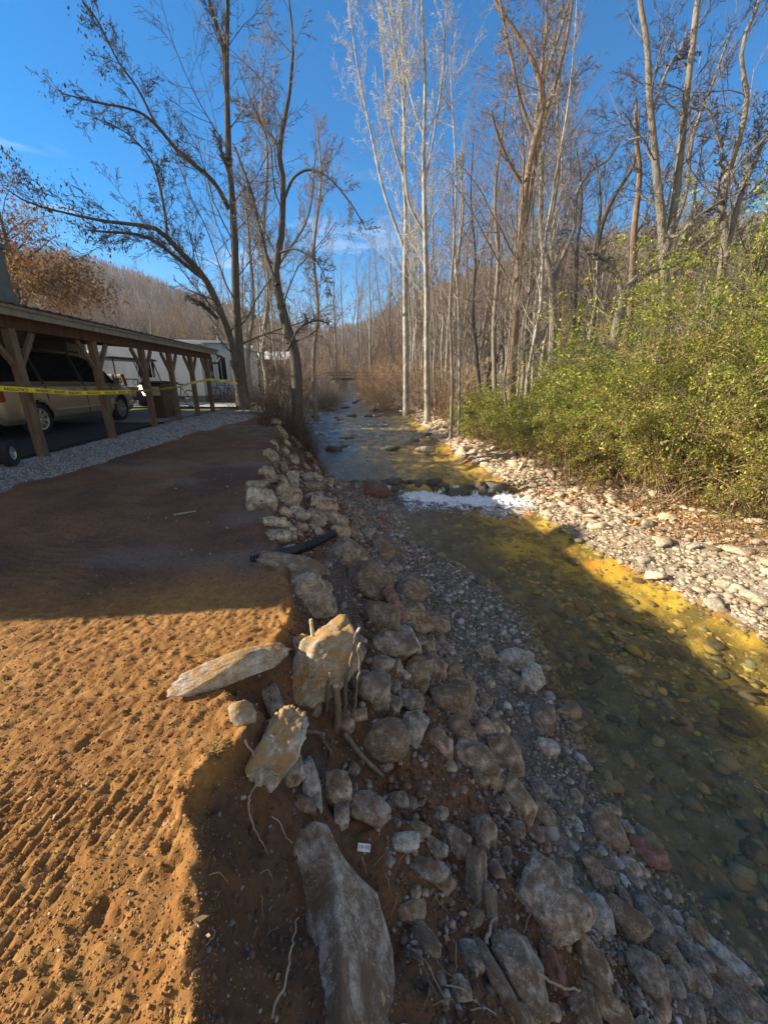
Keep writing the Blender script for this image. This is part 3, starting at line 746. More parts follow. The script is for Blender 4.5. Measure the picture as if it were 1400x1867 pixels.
# upper run of the wall, beside the dark soil pad
B = [
 (486,866,32,30,0,'rock_tan',.45,'small rounded orange tan stone at the far top of the stone wall'),
 (470,889,44,24,0,'rock_grey',.6,'grey wall stone tucked behind the big grey brown block at the soil pad edge'),
 (477,918,54,48,0,'rock_brown',.6,'blocky grey brown boulder on the left edge of the far wall'),
 (523,908,50,44,-10,'rock_tan',.4,'rounded orange brown boulder in the far wall right of the blocky grey brown one'),
 (534,879,26,38,10,'rock_grey',.6,'upright narrow grey stone above the rounded orange brown boulder'),
 (571,906,36,15,8,'rock_pale',.7,'thin pale flat stone lying on the large grey wall boulder'),
 (571,889,38,19,5,'rock_brown',.7,'brown flat stone stacked on the thin pale flat one'),
 (586,926,58,44,-5,'rock_grey',.6,'large grey boulder on the outer face under the two flat stones'),
 (504,956,52,26,-12,'rock_grey',.7,'grey wedge stone in the wall above the black pipe'),
 (507,980,42,34,15,'rock_grey',.6,'mottled grey boulder just above the buried end of the black pipe'),
 (546,962,30,18,-5,'rock_brown',.6,'small brown stone between the grey wedge and the pipe mouth boulders'),
 (518,1001,38,13,5,'rock_pale',.7,'pale flat stone half under the black corrugated pipe'),
 (619,976,38,34,0,'rock_tan',.35,'rounded tan boulder against the open end of the black pipe'),
 (575,946,42,32,-20,'rock_grey',.6,'grey stone behind the middle of the black pipe'),
 (614,955,46,32,-30,'rock_brown',.55,'brown sloping stone above the rounded tan boulder at the pipe mouth'),
 (531,1040,132,50,-8,'rock_brown',.8,'broad flat slab stone right below the black corrugated pipe'),
 (556,1094,112,88,-14,'rock_brown',.85,'large slanting slab between the soil pad and the wire mesh'),
 (634,1020,78,60,-30,'rock_brown',.6,'brown boulder right of the top of the wire mesh'),
 (671,1074,88,86,-8,'rock_brown',.7,'biggest smooth brown boulder on the outer wall face right of the wire mesh'),
 (690,1134,76,64,-20,'rock_brown',.65,'brown boulder under the biggest smooth one beside the lower wire mesh'),
 (717,1106,34,72,12,'rock_red',.65,'tall reddish boulder leaning on the biggest smooth brown one'),
 (752,1132,54,66,25,'rock_tan',.6,'tan boulder on the outer face right of the tall reddish one'),
 (713,1183,88,60,18,'rock_brown',.85,'wedge shaped brown boulder with a pointed top in mid wall'),
 (745,1170,30,64,20,'rock_pale',.8,'split pale stone standing right behind the wedge shaped boulder'),
 (780,1184,28,32,0,'rock_tan',.5,'small tan stone at the outer toe beside the split pale stone'),
 (693,1214,48,34,10,'rock_grey',.55,'lumpy light grey stone right above the angular dark boulder'),
 (737,1232,22,20,0,'rock_pale',.4,'small whitish stone in the mid wall'),
 (718,1255,24,28,0,'cobble',.2,'egg shaped grey cobble wedged in the mid wall'),
 (746,1282,52,40,-10,'cobble',.3,'dark grey rounded stone below the egg shaped cobble'),
 (757,1232,52,72,-12,'rock_tan',.85,'upright tan slab stone in the mid wall'),
 (792,1222,42,52,-15,'rock_brown',.5,'brown boulder right of the upright tan slab stone'),
 (826,1240,36,54,20,'rock_tan',.5,'tan boulder at the outer toe above the biggest pinkish one'),
 (816,1286,88,86,-15,'rock_tan',.6,'big pinkish tan boulder at the outer foot of the wall'),
 (675,1264,74,82,15,'rock_brown',.85,'angular dark brown boulder with a quartz edge behind the upright cut branches'),
 (752,1335,56,64,0,'rock_grey',.5,'rounded grey brown boulder below the dark grey rounded stone'),
 (618,1236,34,22,10,'rock_tan',.4,'small tan stone behind the upright cut branches'),
 (497,1284,32,66,25,'rock_grey',.7,'narrow grey stone wedged under the great leaning boulder'),
 (565,1432,32,88,12,'rock_pale',.6,'slender upright light grey stone like a bone below the cut branches'),
 (530,1402,46,58,10,'rock_grey',.45,'dark grey stone at the right foot of the lumpy upright stone'),
 (610,1441,56,56,0,'rock_brown',.7,'flat faced brown stone sunk in soil beside the slender light grey stone'),
 (666,1477,92,48,-16,'rock_grey',.25,'smooth grey lozenge shaped stone on the raw soil slope'),
 (731,1537,64,30,4,'rock_pale',.3,'pale oval stone right of the small white printed tag'),
 (620,1491,38,40,20,'rock_brown',.5,'small brown stone left of the smooth grey lozenge stone'),
 (866,1388,84,62,-20,'rock_brown',.5,'brown soil caked boulder on the outer shoulder of the slope'),
 (694,1325,38,24,8,'rock_pale',.5,'small light stone in the soil under the angular dark brown boulder'),
 (708,1567,22,24,30,'rock_grey',.5,'small grey stone just below the pale oval stone'),
 (771,1585,84,34,-8,'rock_brown',.7,'grey brown flat stone with a broken lower edge'),
 (866,1610,40,102,-8,'rock_tan',.85,'tall block with a white streak down its face'),
 (829,1542,66,50,-42,'rock_grey',.75,'slanting grey stone on the slope right of the pale oval stone'),
 (880,1524,50,54,10,'rock_brown',.6,'brown grey boulder above the white streaked block'),
 (790,1549,48,30,-25,'rock_grey',.6,'light grey stone between the pale oval and the slanting grey one'),
 (556,1468,50,24,-25,'rock_brown',.4,'long brown stone at the top end of the great slab'),
 (762,1514,46,24,-5,'rock_tan',.4,'small tan stone above the pale oval stone'),
 (890,1663,28,80,-10,'rock_brown',.75,'narrow brown stone directly under the white streaked block'),
 (901,1786,34,124,28,'rock_brown',.85,'long bladed slab leaning left of the broken plate of rock'),
 (948,1782,80,128,25,'slab',.9,'broken plate of dark rock at the bottom of the slope'),
 (990,1648,118,120,30,'slab',.9,'wide flat grey slab lying above the round granite stone'),
 (1085,1676,56,66,-15,'rock_pale',.15,'round speckled granite stone at the creek side'),
 (1143,1689,82,56,-40,'rock_brown',.55,'flat oval grey stone right of the round speckled granite one'),
 (1188,1675,44,72,15,'cobble',.3,'oval blue grey stone standing on edge near the water'),
 (1269,1705,30,42,8,'rock_tan',.2,'small tan egg shaped stone at the water edge'),
 (1106,1517,52,66,25,'rock_tan',.25,'tan oval stone at the edge of the water'),
 (1176,1556,72,40,-38,'rock_red',.75,'dark reddish split stone reaching into the water'),
 (1173,1524,34,22,-25,'rock_pale',.3,'white pebble resting on the dark reddish split stone'),
 (937,1204,66,38,5,'rock_pale',.5,'pale flat stone on the shingle above the reddish brown soil patch'),
 (969,1237,40,52,10,'rock_pale',.75,'blocky white stone beside the pale flat one'),
 (884,1194,34,38,30,'cobble',.4,'blue grey stone left of the pale flat one on the shingle'),
 (928,1238,60,28,-35,'cobble',.4,'long grey cobble just below the blocky white stone'),
 (986,1314,42,54,-20,'rock_brown',.45,'brown grey rounded boulder beside the reddish brown soil patch'),
 (1034,1301,42,34,-10,'rock_tan',.5,'yellowish stone half in the water near the shore'),
 (995,1367,44,32,-8,'rock_pale',.35,'light grey cobble at the shore below the brown grey boulder'),
 (1138,1224,32,16,-5,'rock_pale',.3,'white pebble standing alone above the water'),
 (1087,1597,34,64,15,'cobble',.7,'diamond shaped grey flat stone near the water'),
 (1005,1769,38,70,5,'rock_red',.7,'dark brown upright stone below the wide flat grey slab'),
 (1074,1757,50,84,25,'rock_brown',.85,'squared brown block below the round speckled granite stone'),
 (1177,1783,64,72,0,'cobble',.25,'rounded olive grey stone in the bottom right pile'),
 (1196,1735,50,46,-15,'cobble',.5,'grey stone above the rounded olive grey one'),
 (1233,1762,34,76,15,'cobble',.25,'long oval grey cobble standing in the bottom right pile'),
 (1263,1748,72,36,-50,'cobble',.7,'dark slaty stone by the small tan egg shaped one'),
 (1318,1752,98,34,-46,'rock_pale',.55,'pale bluish long stone at the water edge'),
 (1344,1812,112,42,-50,'cobble',.6,'longest flat grey stone in the bottom right corner'),
 (1312,1832,84,40,-52,'cobble',.5,'grey flat stone left of the longest one in the bottom right corner'),
 (1269,1790,36,42,10,'cobble',.3,'roundish grey cobble amid the bottom right pile'),
 (1222,1792,34,44,20,'cobble',.3,'small oval cobble left of the roundish grey one'),
 (1083,1825,116,34,-26,'rock_tan',.7,'long tan flat stone catching a streak of sun at the bottom'),
 (1055,1848,62,56,0,'rock_grey',.7,'veined grey stone at the bottom edge under the long tan one'),
 (918,1384,60,84,15,'rock_brown',.55,'large earthy brown boulder on the outer shoulder of the slope'),
 (946,1466,46,92,18,'rock_tan',.6,'tan boulder forming the outer corner above the tall streaked block'),
 (686,902,48,28,-5,'rock_red',.5,'reddish stone at the left end of the little cascade'),
 (1000,1600,70,60,-20,'rock_brown',.4,'pebble crusted brown boulder above the wide flat grey slab'),
 (545,1180,56,40,20,'rock_soil',.4,'clump like stone behind the great leaning boulder on the lit soil'),
]
for (px, py, w, h, a, m_, sh, lab) in B:
    rock(px, py, w, h, a, m_, sh if sh <= .35 else min(1, sh+.22), label=lab, sub=4 if w*h > 900 else 3, group=None, lift=.12, rough=.07)
# the three big foreground stones and the great slab
rock(416,1232,205,54,17,'rock_soil',.85,seed=41,label='long flat sunlit stone with soil on its top at the pad edge',sub=5,lift=.75,thick=.9,rough=.04,cat='boulder')
rock(562,1226,182,108,52,'rock_soil',.7,seed=77,label='great leaning boulder with a sunlit soil capped top beside the long flat stone',sub=5,lift=.55,thick=.9,rough=.06,cat='boulder')
rock(492,1368,132,78,68,'rock_soil',.55,seed=15,label='upright tapering stone with a lumpy sunlit top below the great leaning boulder',sub=5,lift=.5,thick=.9,rough=.09,cat='boulder')
rock(440,1312,50,44,10,'rock_soil',.5,seed=19,label='sunlit pale stone end poking from the soil left of the lumpy upright stone',sub=4,lift=.5,cat='boulder')
# great slab at the bottom: a traced outline laid on the slope, with its own thickness
poly = [(574,1490),(597,1497),(622,1545),(655,1590),(692,1626),(706,1665),(718,1722),(729,1800),(737,1900),(742,1990),(700,2050),(655,2030),(632,1930),(624,1850),(620,1760),(612,1690),(604,1610),(590,1550)]
c0 = hit(650, 1700)
qa, qb, qc = hit(586, 1500), hit(640, 1860), hit(722, 1740)
nn = (qb-qa).cross(qc-qa).normalized(); nn = nn if nn.z > 0 else -nn
pl_o = qa+nn*.05
P3 = []
for (a_, b_) in poly:
    r = ray(a_, b_); s = (pl_o-cam.location).dot(nn)/r.dot(nn); P3.append(cam.location+r*s)
cen = sum(P3, Vector())/len(P3)
bm = bmesh.new()
rings = []
for sc_, dz in ((.0, 0.0), (.35, .004), (.7, .004), (.90, 0.0), (.975, -.008), (1.0, -.025), (1.0, -.08), (.97, -.15)):
    if sc_ == 0: rings.append([bm.verts.new(cen)]); continue
    ring = []
    for j, p in enumerate(P3):
        q = P3[(j+1) % len(P3)]
        for t_ in (0, .25, .5, .75):
            v = p.lerp(q, t_); ring.append(bm.verts.new(cen+(v-cen)*sc_+nn*dz))
    rings.append(ring)
n_ = len(rings[1])
for j in range(n_): bm.faces.new((rings[0][0], rings[1][j], rings[1][(j+1) % n_]))
for a_, b_ in zip(rings[1:-1], rings[2:]):
    for j in range(n_): bm.faces.new((a_[j], b_[j], b_[(j+1) % n_], a_[(j+1) % n_]))
bmesh.ops.subdivide_edges(bm, edges=bm.edges[:], cuts=2, use_grid_fill=True)
bmesh.ops.recalc_face_normals(bm, faces=bm.faces[:])
me = bpy.data.meshes.new('stone_slab'); bm.to_mesh(me); bm.free()
co = np.empty(len(me.vertices)*3, np.float32); me.vertices.foreach_get('co', co); co = co.reshape(-1, 3).astype(float)
co += (np.array(nn)[None]*(fbm3(co*5, 4, 5)*.014+fbm3(co*22, 3, 6)*.004)[:, None])+fbm3(co*9+3, 3, 7)[:, None]*.008*np.array([[1, 0, 0]])
co -= np.array(c0)[None]
me.vertices.foreach_set('co', co.astype(np.float32).ravel())
o = link_mesh('stone_slab', me, M['slab'], None, c0, True)
tag(o, 'great dark slab with chalky patches lying down the soil slope at the bottom', 'slab')
ROCKBOX += [(650, 1700, 150, 440), (630, 1100, 50, 190), (622, 1250, 60, 130), (540, 1000, 150, 40)]

def free(px, py, r_):
    for (a_, b_, w, h) in ROCKBOX:
        if abs(px-a_) < (w*.42+r_*.8) and abs(py-b_) < (h*.42+r_*.8): return False
    return True
def project(p):
    v = Vector(p)-cam.location
    f = v.y*math.cos(PITCH)-v.z*math.sin(PITCH); u = v.y*math.sin(PITCH)+v.z*math.cos(PITCH)
    return 700+700*v.x/f, 933.5-700*u/f, f
# fill the wall and the shore with further single stones
rs = np.random.RandomState(44)
MATS = ['rock_brown', 'rock_brown', 'rock_grey', 'rock_tan', 'rock_grey']
def fill(n, fx0, fx1, y0, y1, smin, smax, mats, name, labf, group, bias=1.3, sharp=(.45, 1.0), sub=3, flat=(.55, .95), tries=None, lift=.1, gap=1.0, pmax=1e9):
    k = 0; tr = 0
    while k < n and tr < (tries or n*14):
        tr += 1
        yy = y0+(y1-y0)*rs.uniform()**bias; a_ = fx0(yy); b_ = fx1(yy); xx = a_+(b_-a_)*rs.uniform()
        z = float(H(np.array([xx]), np.array([yy]), False)[0])
        px, py, f = project((xx, yy, z))
        if not (-40 < px < 1440 and 0 < py < 1930): continue
        s = smin+(smax-smin)*rs.uniform()**2.0; pr = s*700/f*.5
        if pr*2 > pmax: continue
        if not free(px, py, pr*gap): continue
        V, F = rock_verts(rs.randint(1, 9000), sub, rs.uniform(*sharp), 10, .05)
        sc = np.array([s*.5, s*.5*rs.uniform(.6, .95), s*.5*rs.uniform(*flat)])
        q = Vector((0, 0, 1)).rotation_difference(nrm(xx, yy)).to_matrix() @ Matrix.Rotation(rs.uniform(0, 6.28), 3, 'Z') @ Matrix.Rotation(rs.normal()*.3, 3, 'X')
        me = np_mesh(name, (V*sc) @ np.array(q).T, F)
        o = link_mesh(name, me, M[mats[rs.randint(len(mats))]]); o.location = Vector((xx, yy, z))+nrm(xx, yy)*sc[2]*lift
        tag(o, labf, name.replace('_', ' '), group)
        ROCKBOX.append((px, py, pr*2*.9, pr*2*.8)); k += 1
    return k
# far run of the wall between the soil pad and the upper pool
fill(120, lambda y: cE(y)-.05, lambda y: cT(y)+.1, 4.2, 13.5, .32, .75, MATS, 'boulder', 'rounded or blocky stone stacked in the far run of the wall above the pool', 'stones in the far run of the wall', 1.2, lift=.2, gap=.62)
fill(170, lambda y: cE(y)+.12, lambda y: cT(y)+.15, 1.9, 5.6, .12, .42, MATS, 'boulder', 'stone filling a gap in the wall between the black pipe and the cut branches', 'gap stones in the middle of the wall', 1.0, lift=.2, gap=.42)
fill(80, lambda y: cE(y)+.5, lambda y: cT(y)+.1, .55, 2.3, .04, .16, MATS, 'boulder', 'small loose stone bedded in the raw brown soil slope of the foreground', 'loose stones in the foreground soil slope', .9, lift=.02, gap=.75)
# cobbles: shore of the near side, piles at the bottom right, the far bank, the cascade
fill(80, lambda y: cT(y)+.15, lambda y: cWL(y)+.06, .75, 2.2, .07, .20, ['cobble', 'cobble', 'rock_grey', 'rock_pale'], 'river_cobble', 'grey river cobble in the pile along the near shore at the bottom right', 'cobbles piled at the bottom right shore', .8, (.15, .6), flat=(.4, .7), gap=.7)
fill(50, lambda y: cT(y)+.1, lambda y: cWL(y)+.05, 2.2, 6.5, .06, .17, ['cobble', 'rock_pale', 'rock_grey'], 'river_cobble', 'pale or grey cobble loose on the shingle between the wall and the water', 'cobbles on the near side shingle', .9, (.15, .6), flat=(.4, .7))
fill(24, lambda y: cT(y)+.1, lambda y: cWL(y)+.3, 6.5, 11.8, .16, .42, ['cobble', 'rock_grey', 'rock_red'], 'river_cobble', 'cobble at the left end of the cascade below the far wall', 'cobbles beside the cascade', 1, (.15, .6), flat=(.4, .7))
fill(90, lambda y: cWR(y)-.1, lambda y: cBX(y)+.1, 4.0, 16, .14, .44, ['rock_lit'], 'river_cobble', 'bleached flat stone on the sunlit bank below the green thicket', 'bleached stones on the sunlit far bank', 1.1, (.8, 1.0), flat=(.28, .5), lift=.5)
fill(36, lambda y: cWR(y)-.15, lambda y: cWR(y)+1.3, 15, 34, .35, .9, ['rock_lit', 'rock_lit', 'rock_grey'], 'river_cobble', 'pale rock in the line of rocks edging the upper pool under the bare trees', 'rocks edging the upper pool', 1.1, (.5, .9), flat=(.35, .6))
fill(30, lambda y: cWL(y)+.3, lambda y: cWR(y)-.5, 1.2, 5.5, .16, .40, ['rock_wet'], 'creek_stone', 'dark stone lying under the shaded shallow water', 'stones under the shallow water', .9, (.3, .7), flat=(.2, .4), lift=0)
for k in range(22):     # the broken ledge of the cascade
    xx = .2+k*.18+.12*rs.normal(); dy = .34*float(fbm2(np.array([xx*.9]), np.array([2.]), 3, 130)[0])+.10*(xx-2)
    yy = 11.85-dy+.20*rs.normal()
    s = .22+.38*rs.uniform()**1.5
    V, F = rock_verts(300+k, 3, .75, 10, .07); sc = np.array([s*.6, s*.42, s*.25+.03])
    o = link_mesh('cascade_stone', np_mesh('cascade_stone', V*sc, F), M['rock_wet']); o.location = (xx, yy, -1.56+.05*rs.normal()-.08*(yy+dy < 11.8))
    o.rotation_euler = (.2*rs.normal(), .2*rs.normal(), rs.uniform(0, 6))
    tag(o, 'dark wet stone in the row the cascade spills over', 'stone', 'stones the cascade spills over')
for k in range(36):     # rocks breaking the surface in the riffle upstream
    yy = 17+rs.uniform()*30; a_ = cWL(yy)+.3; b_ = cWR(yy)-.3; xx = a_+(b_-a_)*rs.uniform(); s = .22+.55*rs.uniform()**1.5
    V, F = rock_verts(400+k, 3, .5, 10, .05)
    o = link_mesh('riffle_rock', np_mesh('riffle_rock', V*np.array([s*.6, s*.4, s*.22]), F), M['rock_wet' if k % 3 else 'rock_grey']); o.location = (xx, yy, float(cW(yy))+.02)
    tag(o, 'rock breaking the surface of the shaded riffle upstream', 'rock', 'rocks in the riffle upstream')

LMK = [(540,1000,'black drain pipe'),(562,1226,'great leaning boulder'),(416,1232,'long flat sunlit stone'),(492,1368,'lumpy upright stone'),(650,1650,'great dark slab'),(630,1100,'wire mesh'),(640,1230,'cut branches'),
 (660,1549,'small printed tag'),(666,1477,'smooth grey lozenge stone'),(731,1537,'pale oval stone'),(866,1610,'white streaked block'),(948,1782,'broken plate of rock'),(990,1648,'wide flat grey slab'),(1085,1676,'round speckled granite stone'),
 (1269,1705,'small tan egg shaped stone'),(1106,1517,'tan oval stone at the water'),(1176,1556,'dark reddish split stone'),(937,1204,'pale flat stone on the shingle'),(969,1237,'blocky white stone'),(986,1314,'brown grey rounded boulder'),
 (1344,1812,'longest flat grey stone'),(1083,1825,'long tan flat stone'),(816,1286,'big pinkish tan boulder'),(671,1074,'biggest smooth brown boulder'),(713,1183,'wedge shaped brown boulder'),(477,918,'blocky grey brown boulder'),
 (523,908,'rounded orange brown boulder'),(686,902,'reddish stone by the cascade'),(800,890,'cascade'),(542,770,'crooked left bank tree'),(1138,1224,'lone white pebble'),(866,1388,'soil caked boulder'),(925,800,'stout brown barked tree'),
 (830,790,'pair of pale saplings'),(778,760,'palest sycamore'),(1110,900,'arching cane thicket'),(1250,960,'bushy green thicket'),(1380,990,'right edge thicket'),(1005,690,'grey V shaped tree'),(1215,580,'biggest twin trunks'),(1120,620,'low arched tree'),
 (1320,520,'vine wrapped right edge tree'),(446,750,'left twin trunk tree'),(650,690,'footbridge'),(390,752,'last carport post'),(60,470,'copper leaved tree'),(738,728,'wide forked sycamore'),(300,560,'carport roof')]
ORD = ['nearest', 'second nearest', 'third nearest', 'fourth nearest', 'fifth nearest', 'sixth nearest', 'seventh nearest', 'eighth nearest', 'ninth nearest', 'tenth nearest', 'eleventh nearest', 'twelfth nearest']
COLR = {'boulder': {'rock_brown': 'brown', 'rock_grey': 'grey', 'rock_tan': 'tan'}}
def relabel():
    """every repeat is named by its size, its colour and the landmark it lies beside"""
    cname = {'brown_wall_stone': 'brown', 'grey_wall_stone': 'grey', 'tan_wall_stone': 'tan', 'pale_river_stone': 'pale', 'grey_river_cobble': 'grey', 'reddish_stone': 'reddish', 'wet_creek_stone': 'dark wet', 'bleached_bank_stone': 'bleached'}
    nouns = {'boulder': 'wall stone', 'river_cobble': 'cobble', 'creek_stone': 'underwater stone', 'cascade_stone': 'ledge stone', 'riffle_rock': 'riffle rock', 'bare_tree': 'bare tree', 'bare_bush': 'bare bush', 'twig': 'dry twig'}
    bins = {}; per = {}
    for o in COL.objects:
        if o.parent or 'group' not in o: continue
        px, py, f = project(o.location); per.setdefault(o['group'], []).append((o, px, py, f))
    for g_, L_ in per.items():
        for o, px, py, f in L_:
            nm = o.name.split('.')[0]
            if nm not in nouns: continue
            if o.type == 'MESH' and nm != 'twig':
                col_ = cname.get(o.data.materials[0].name, '')
                sz = max(o.dimensions)*700/max(f, .1) if o.dimensions[0] else max((max(v.co[i] for v in o.data.vertices)-min(v.co[i] for v in o.data.vertices)) for i in range(2))*700/max(f, .1)
            elif nm == 'twig': col_ = ''; sz = 30
            else: col_ = ''; sz = o.scale[2]*100
            lo_, hi_ = ((26, 48) if o.type == 'MESH' else (65, 90))
            size = ('small' if sz < lo_ else 'middling' if sz < hi_ else 'large') if o.type == 'MESH' else ('low' if sz < lo_ else 'middling' if sz < hi_ else 'tall')
            lm = min(LMK, key=lambda q: (q[0]-px)**2+(q[1]-py)**2); dx, dy = px-lm[0], py-lm[1]
            if abs(dx) > abs(dy)*1.2: rel = 'right of' if dx > 0 else 'left of'
            else: rel = ('in front of' if dy > 0 else 'beyond')
            key = (size, col_, nouns[nm], rel, lm[2]); bins.setdefault(key, []).append((math.hypot(dx, dy), o))
    for (size, col_, n_, rel, lm), L_ in bins.items():
        L_.sort(key=lambda q: q[0])
        for k, (d_, o) in enumerate(L_):
            if k >= len(ORD):
                px, py, f = project(o.location); l2 = sorted(LMK, key=lambda q: (q[0]-px)**2+(q[1]-py)**2)[1+(k-len(ORD))//2][2]
                o['label'] = ' '.join(((['first', 'second'][(k-len(ORD)) % 2]+' '+size+' '+n_+' between the '+lm+' and '+l2).split())[:16]); continue
            t_ = (ORD[k]+' ' if k < len(ORD) else 'farther ') if len(L_) > 1 else ''
            s_ = (t_+size+' '+(col_+' ' if col_ else '')+n_+' '+rel+' the '+lm).split()
            o['label'] = ' '.join(s_[:16])
# ------------------------------------------------------------------ carport
PY = [4.7, 6.54, 8.56, 10.5, 12.05, 13.6, 15.1]
def ez(y): return 2.30+.008*(y-6)                     # underside of the beam
cp = empty('carport', (post_x(10), 10, cA(10)), 0, 'long open carport with timber posts, diagonal braces and a low metal roof', 'carport')
inv = Matrix.Translation(-cp.location)
def P(x, y, z): return Vector((x, y, z))-cp.location
for y0 in PY:
    m = MB(); x0 = post_x(y0)
    m.box(P(x0, y0, (cA(y0)-.15+ez(y0)+.04)/2), (.125, .125, ez(y0)+.04-cA(y0)+.15), None, .008)
    po = m.build('post', M['wood_post'], cp)
    for s in (-1, 1):
        b = MB(); yy = y0+s*.075
        b.beam(P(x0, yy-s*.01, ez(y0)-.52), P(x0+.0, yy+s*.34, ez(y0)-.01), .07, .065, .004)
        b.build('brace', M['wood_post'], cp)
ya, yb = 2.88, 15.75
m = MB(); m.beam(P(post_x(ya), ya, ez(ya)+.125), P(post_x(yb-.25), yb-.25, ez(yb)+.125), .13, .23, .006); m.build('beam', M['wood_dark'], cp)
m = MB()
for y0 in np.arange(ya+.2, yb, .61):
    m.beam(P(post_x(y0)+.16, y0, ez(y0)+.29), P(post_x(y0)-5.6, y0-.45, ez(y0)+.62), .05, .12)
m.build('rafters', M['wood_dark'], cp)
m = MB(); m.beam(P(post_x(ya)+.215, ya, ez(ya)+.245), P(post_x(yb)+.215, yb, ez(yb)+.245), .035, .14)
m.beam(P(post_x(ya)+.25, ya, ez(ya)+.30), P(post_x(yb)+.25, yb, ez(yb)+.30), .03, .05); m.build('fascia', M['fascia'], cp)
# corrugated roof sheets
n_ = 360; tt = np.linspace(0, 1, n_); yy = ya-.05+(yb+.05-ya)*tt
rid = .022*np.maximum(0, np.sin(tt*2*np.pi*52))**1.5
V = []; 
for x_off, dz in ((.31, .325), (-5.8, .72)):
    for lay in (0, .012):
        V.append(np.stack([post_x(yy)+x_off-cp.location.x, yy-cp.location.y+(-.45 if x_off < 0 else 0), ez(yy)+dz+lay+rid-cp.location.z], 1))
V = np.concatenate(V); i = np.arange(n_-1)
Fq = np.concatenate([np.stack([i+n_, i+n_+1, i+3*n_+1, i+3*n_], 1), np.stack([i, i+2*n_, i+2*n_+1, i+1], 1), np.stack([i, i+1, i+n_+1, i+n_], 1), np.stack([i+2*n_, i+3*n_, i+3*n_+1, i+2*n_+1], 1)])
link_mesh('roof', np_mesh('roof', V, Fq, smooth=False), M['metal_roof'], cp)
m = MB(); e = yb+.1
m.beam(P(post_x(e)+.22, e-.1, ez(e)+.16), P(post_x(e)+.24, e+.28, ez(e)+.14), .07, .07)
m.beam(P(post_x(e)+.24, e+.28, ez(e)+.15), P(post_x(e)+.10, e+.10, ez(e)-.12), .07, .07)
m.beam(P(post_x(e)+.10, e+.10, ez(e)-.10), P(post_x(e)-.25, e-.2, ez(e)-.12), .07, .07)
m.build('downspout', M['grey_dark'], cp)

# ------------------------------------------------------------------ house behind the parked van
hx = -11.2
hs = empty('house', (hx, 10, .5), 0, 'dark house wall with battened siding and curtained windows behind the parked van', 'house')
m = MB(); m.box((-2.5, -.6, 1.35), (5, 12.4, 2.9)); m.build('wall', M['grey_dark'], hs)
m = MB()
for k in range(8): m.box((.02, 4.75+k*.12, 1.3), (.03, .045, 2.4))
for k in range(5): m.box((.02, 2.7+k*.13, 1.3), (.03, .045, 2.4))
m.build('battens', M['cream_wall'], hs)
for y0 in (-1.0, 1.6, 4.0):
    f = MB(); 
    for dy in (-.62, .62): f.box((.03, y0+dy, 1.55), (.06, .06, 1.2))
    for dz in (.95, 2.15): f.box((.032, y0, dz), (.062, 1.3, .06))
    fr = f.build('window', M['grey_dark'], hs)
    g_ = MB(); g_.box((.015, y0, 1.55), (.02, 1.2, 1.16)); g_.build('pane', M['glass_dark'], fr)
    g_ = MB()
    for k in range(3): g_.box((.045, y0+.1, 1.15+k*.13), (.01, .7, .05))
    g_.build('blind', M['cream_wall'], fr)
m = MB(); m.poly([(.4, -6.9, 2.75), (.4, 5.8, 2.75), (-2.5, 5.8, 3.15), (-2.5, -6.9, 3.15)], Vector((0, 0, .09))); m.build('roof', M['metal_roof'], hs)
m = MB(); 
ch = at_y(12, 520, 9.0)
m.box((ch.x-hx-.62, -1, ch.z-.5-.2), (.8, .8, 1.9))
m.box((ch.x-hx-.62, -1, ch.z-.5+.80), (.9, .9, .1)); m.build('chimney', M['shingle'], hs)

# ------------------------------------------------------------------ mobile homes and the camper
def siding(mb, x0, x1, y, z0, z1, face='y'):
    pass
def home(name, ox, oy, rz, Lx, Wy, Hh, wall, label, wins, roofmat='white_wall', awn=False, skirt=True, gable=False):
    h = empty(name, (ox, oy, cA(oy)), rz, label, 'mobile home' if name != 'camper' else 'camper')
    m = MB(); m.box((0, Wy/2, .35+Hh/2), (Lx, Wy, Hh)); m.build('wall', M[wall], h)
    m = MB()
    for k in range(int(Lx/.3)): m.box((-Lx/2+.15+k*.3, -.008, .35+Hh/2), (.03, .016, Hh-.02))
    m.build('siding_ribs', M[wall], h)
    if skirt:
        m = MB(); m.box((0, Wy/2+.02, .17), (Lx-.06, Wy-.04, .35)); m.build('skirting', M['skirting'], h)
    m = MB()
    if gable:
        z = .35+Hh
        m.poly([(-Lx/2-.2, -.25, z), (-Lx/2-.2, Wy+.25, z), (-Lx/2-.2, Wy/2, z+.75)], Vector((Lx+.4, 0, 0)))
    else:
        m.box((0, Wy/2, .35+Hh+.06), (Lx+.3, Wy+.4, .12))
    m.build('roof', M[roofmat], h)
    for (wx, wz, ww, wh) in wins:
        f = MB()
        for s in (-1, 1):
            f.box((wx+s*(ww/2+.02), -.025, wz), (.05, .05, wh+.09)); f.box((wx, -.027, wz+s*(wh/2+.02)), (ww, .054, .05))
        fo = f.build('window', M['white_wall'], h)
        g_ = MB(); g_.box((wx, -.005, wz), (ww, .02, wh)); g_.build('pane', M['glass_dark'], fo)
    if awn:
        m = MB(); m.poly([(-Lx/2, 0, 2.5), (-Lx/2+3.4, 0, 2.5), (-Lx/2+3.4, -1.7, 2.25), (-Lx/2, -1.7, 2.25)], Vector((0, 0, .04))); m.build('awning', M['white_wall'], h)
        m = MB()
        for k in range(12): m.box((-Lx/2+.15+k*.28, -.85, 2.36), (.06, 1.72, .05), Matrix.Rotation(.146, 3, 'X'))
        m.build('awning_slats', M['grey_dark'], h)
        for sx_ in (.1, 3.3):
            m = MB(); m.cyl((-Lx/2+sx_, -1.62, 0), (-Lx/2+sx_, -1.62, 2.25), .03); m.build('awning_post', M['grey_dark'], h)
    return h
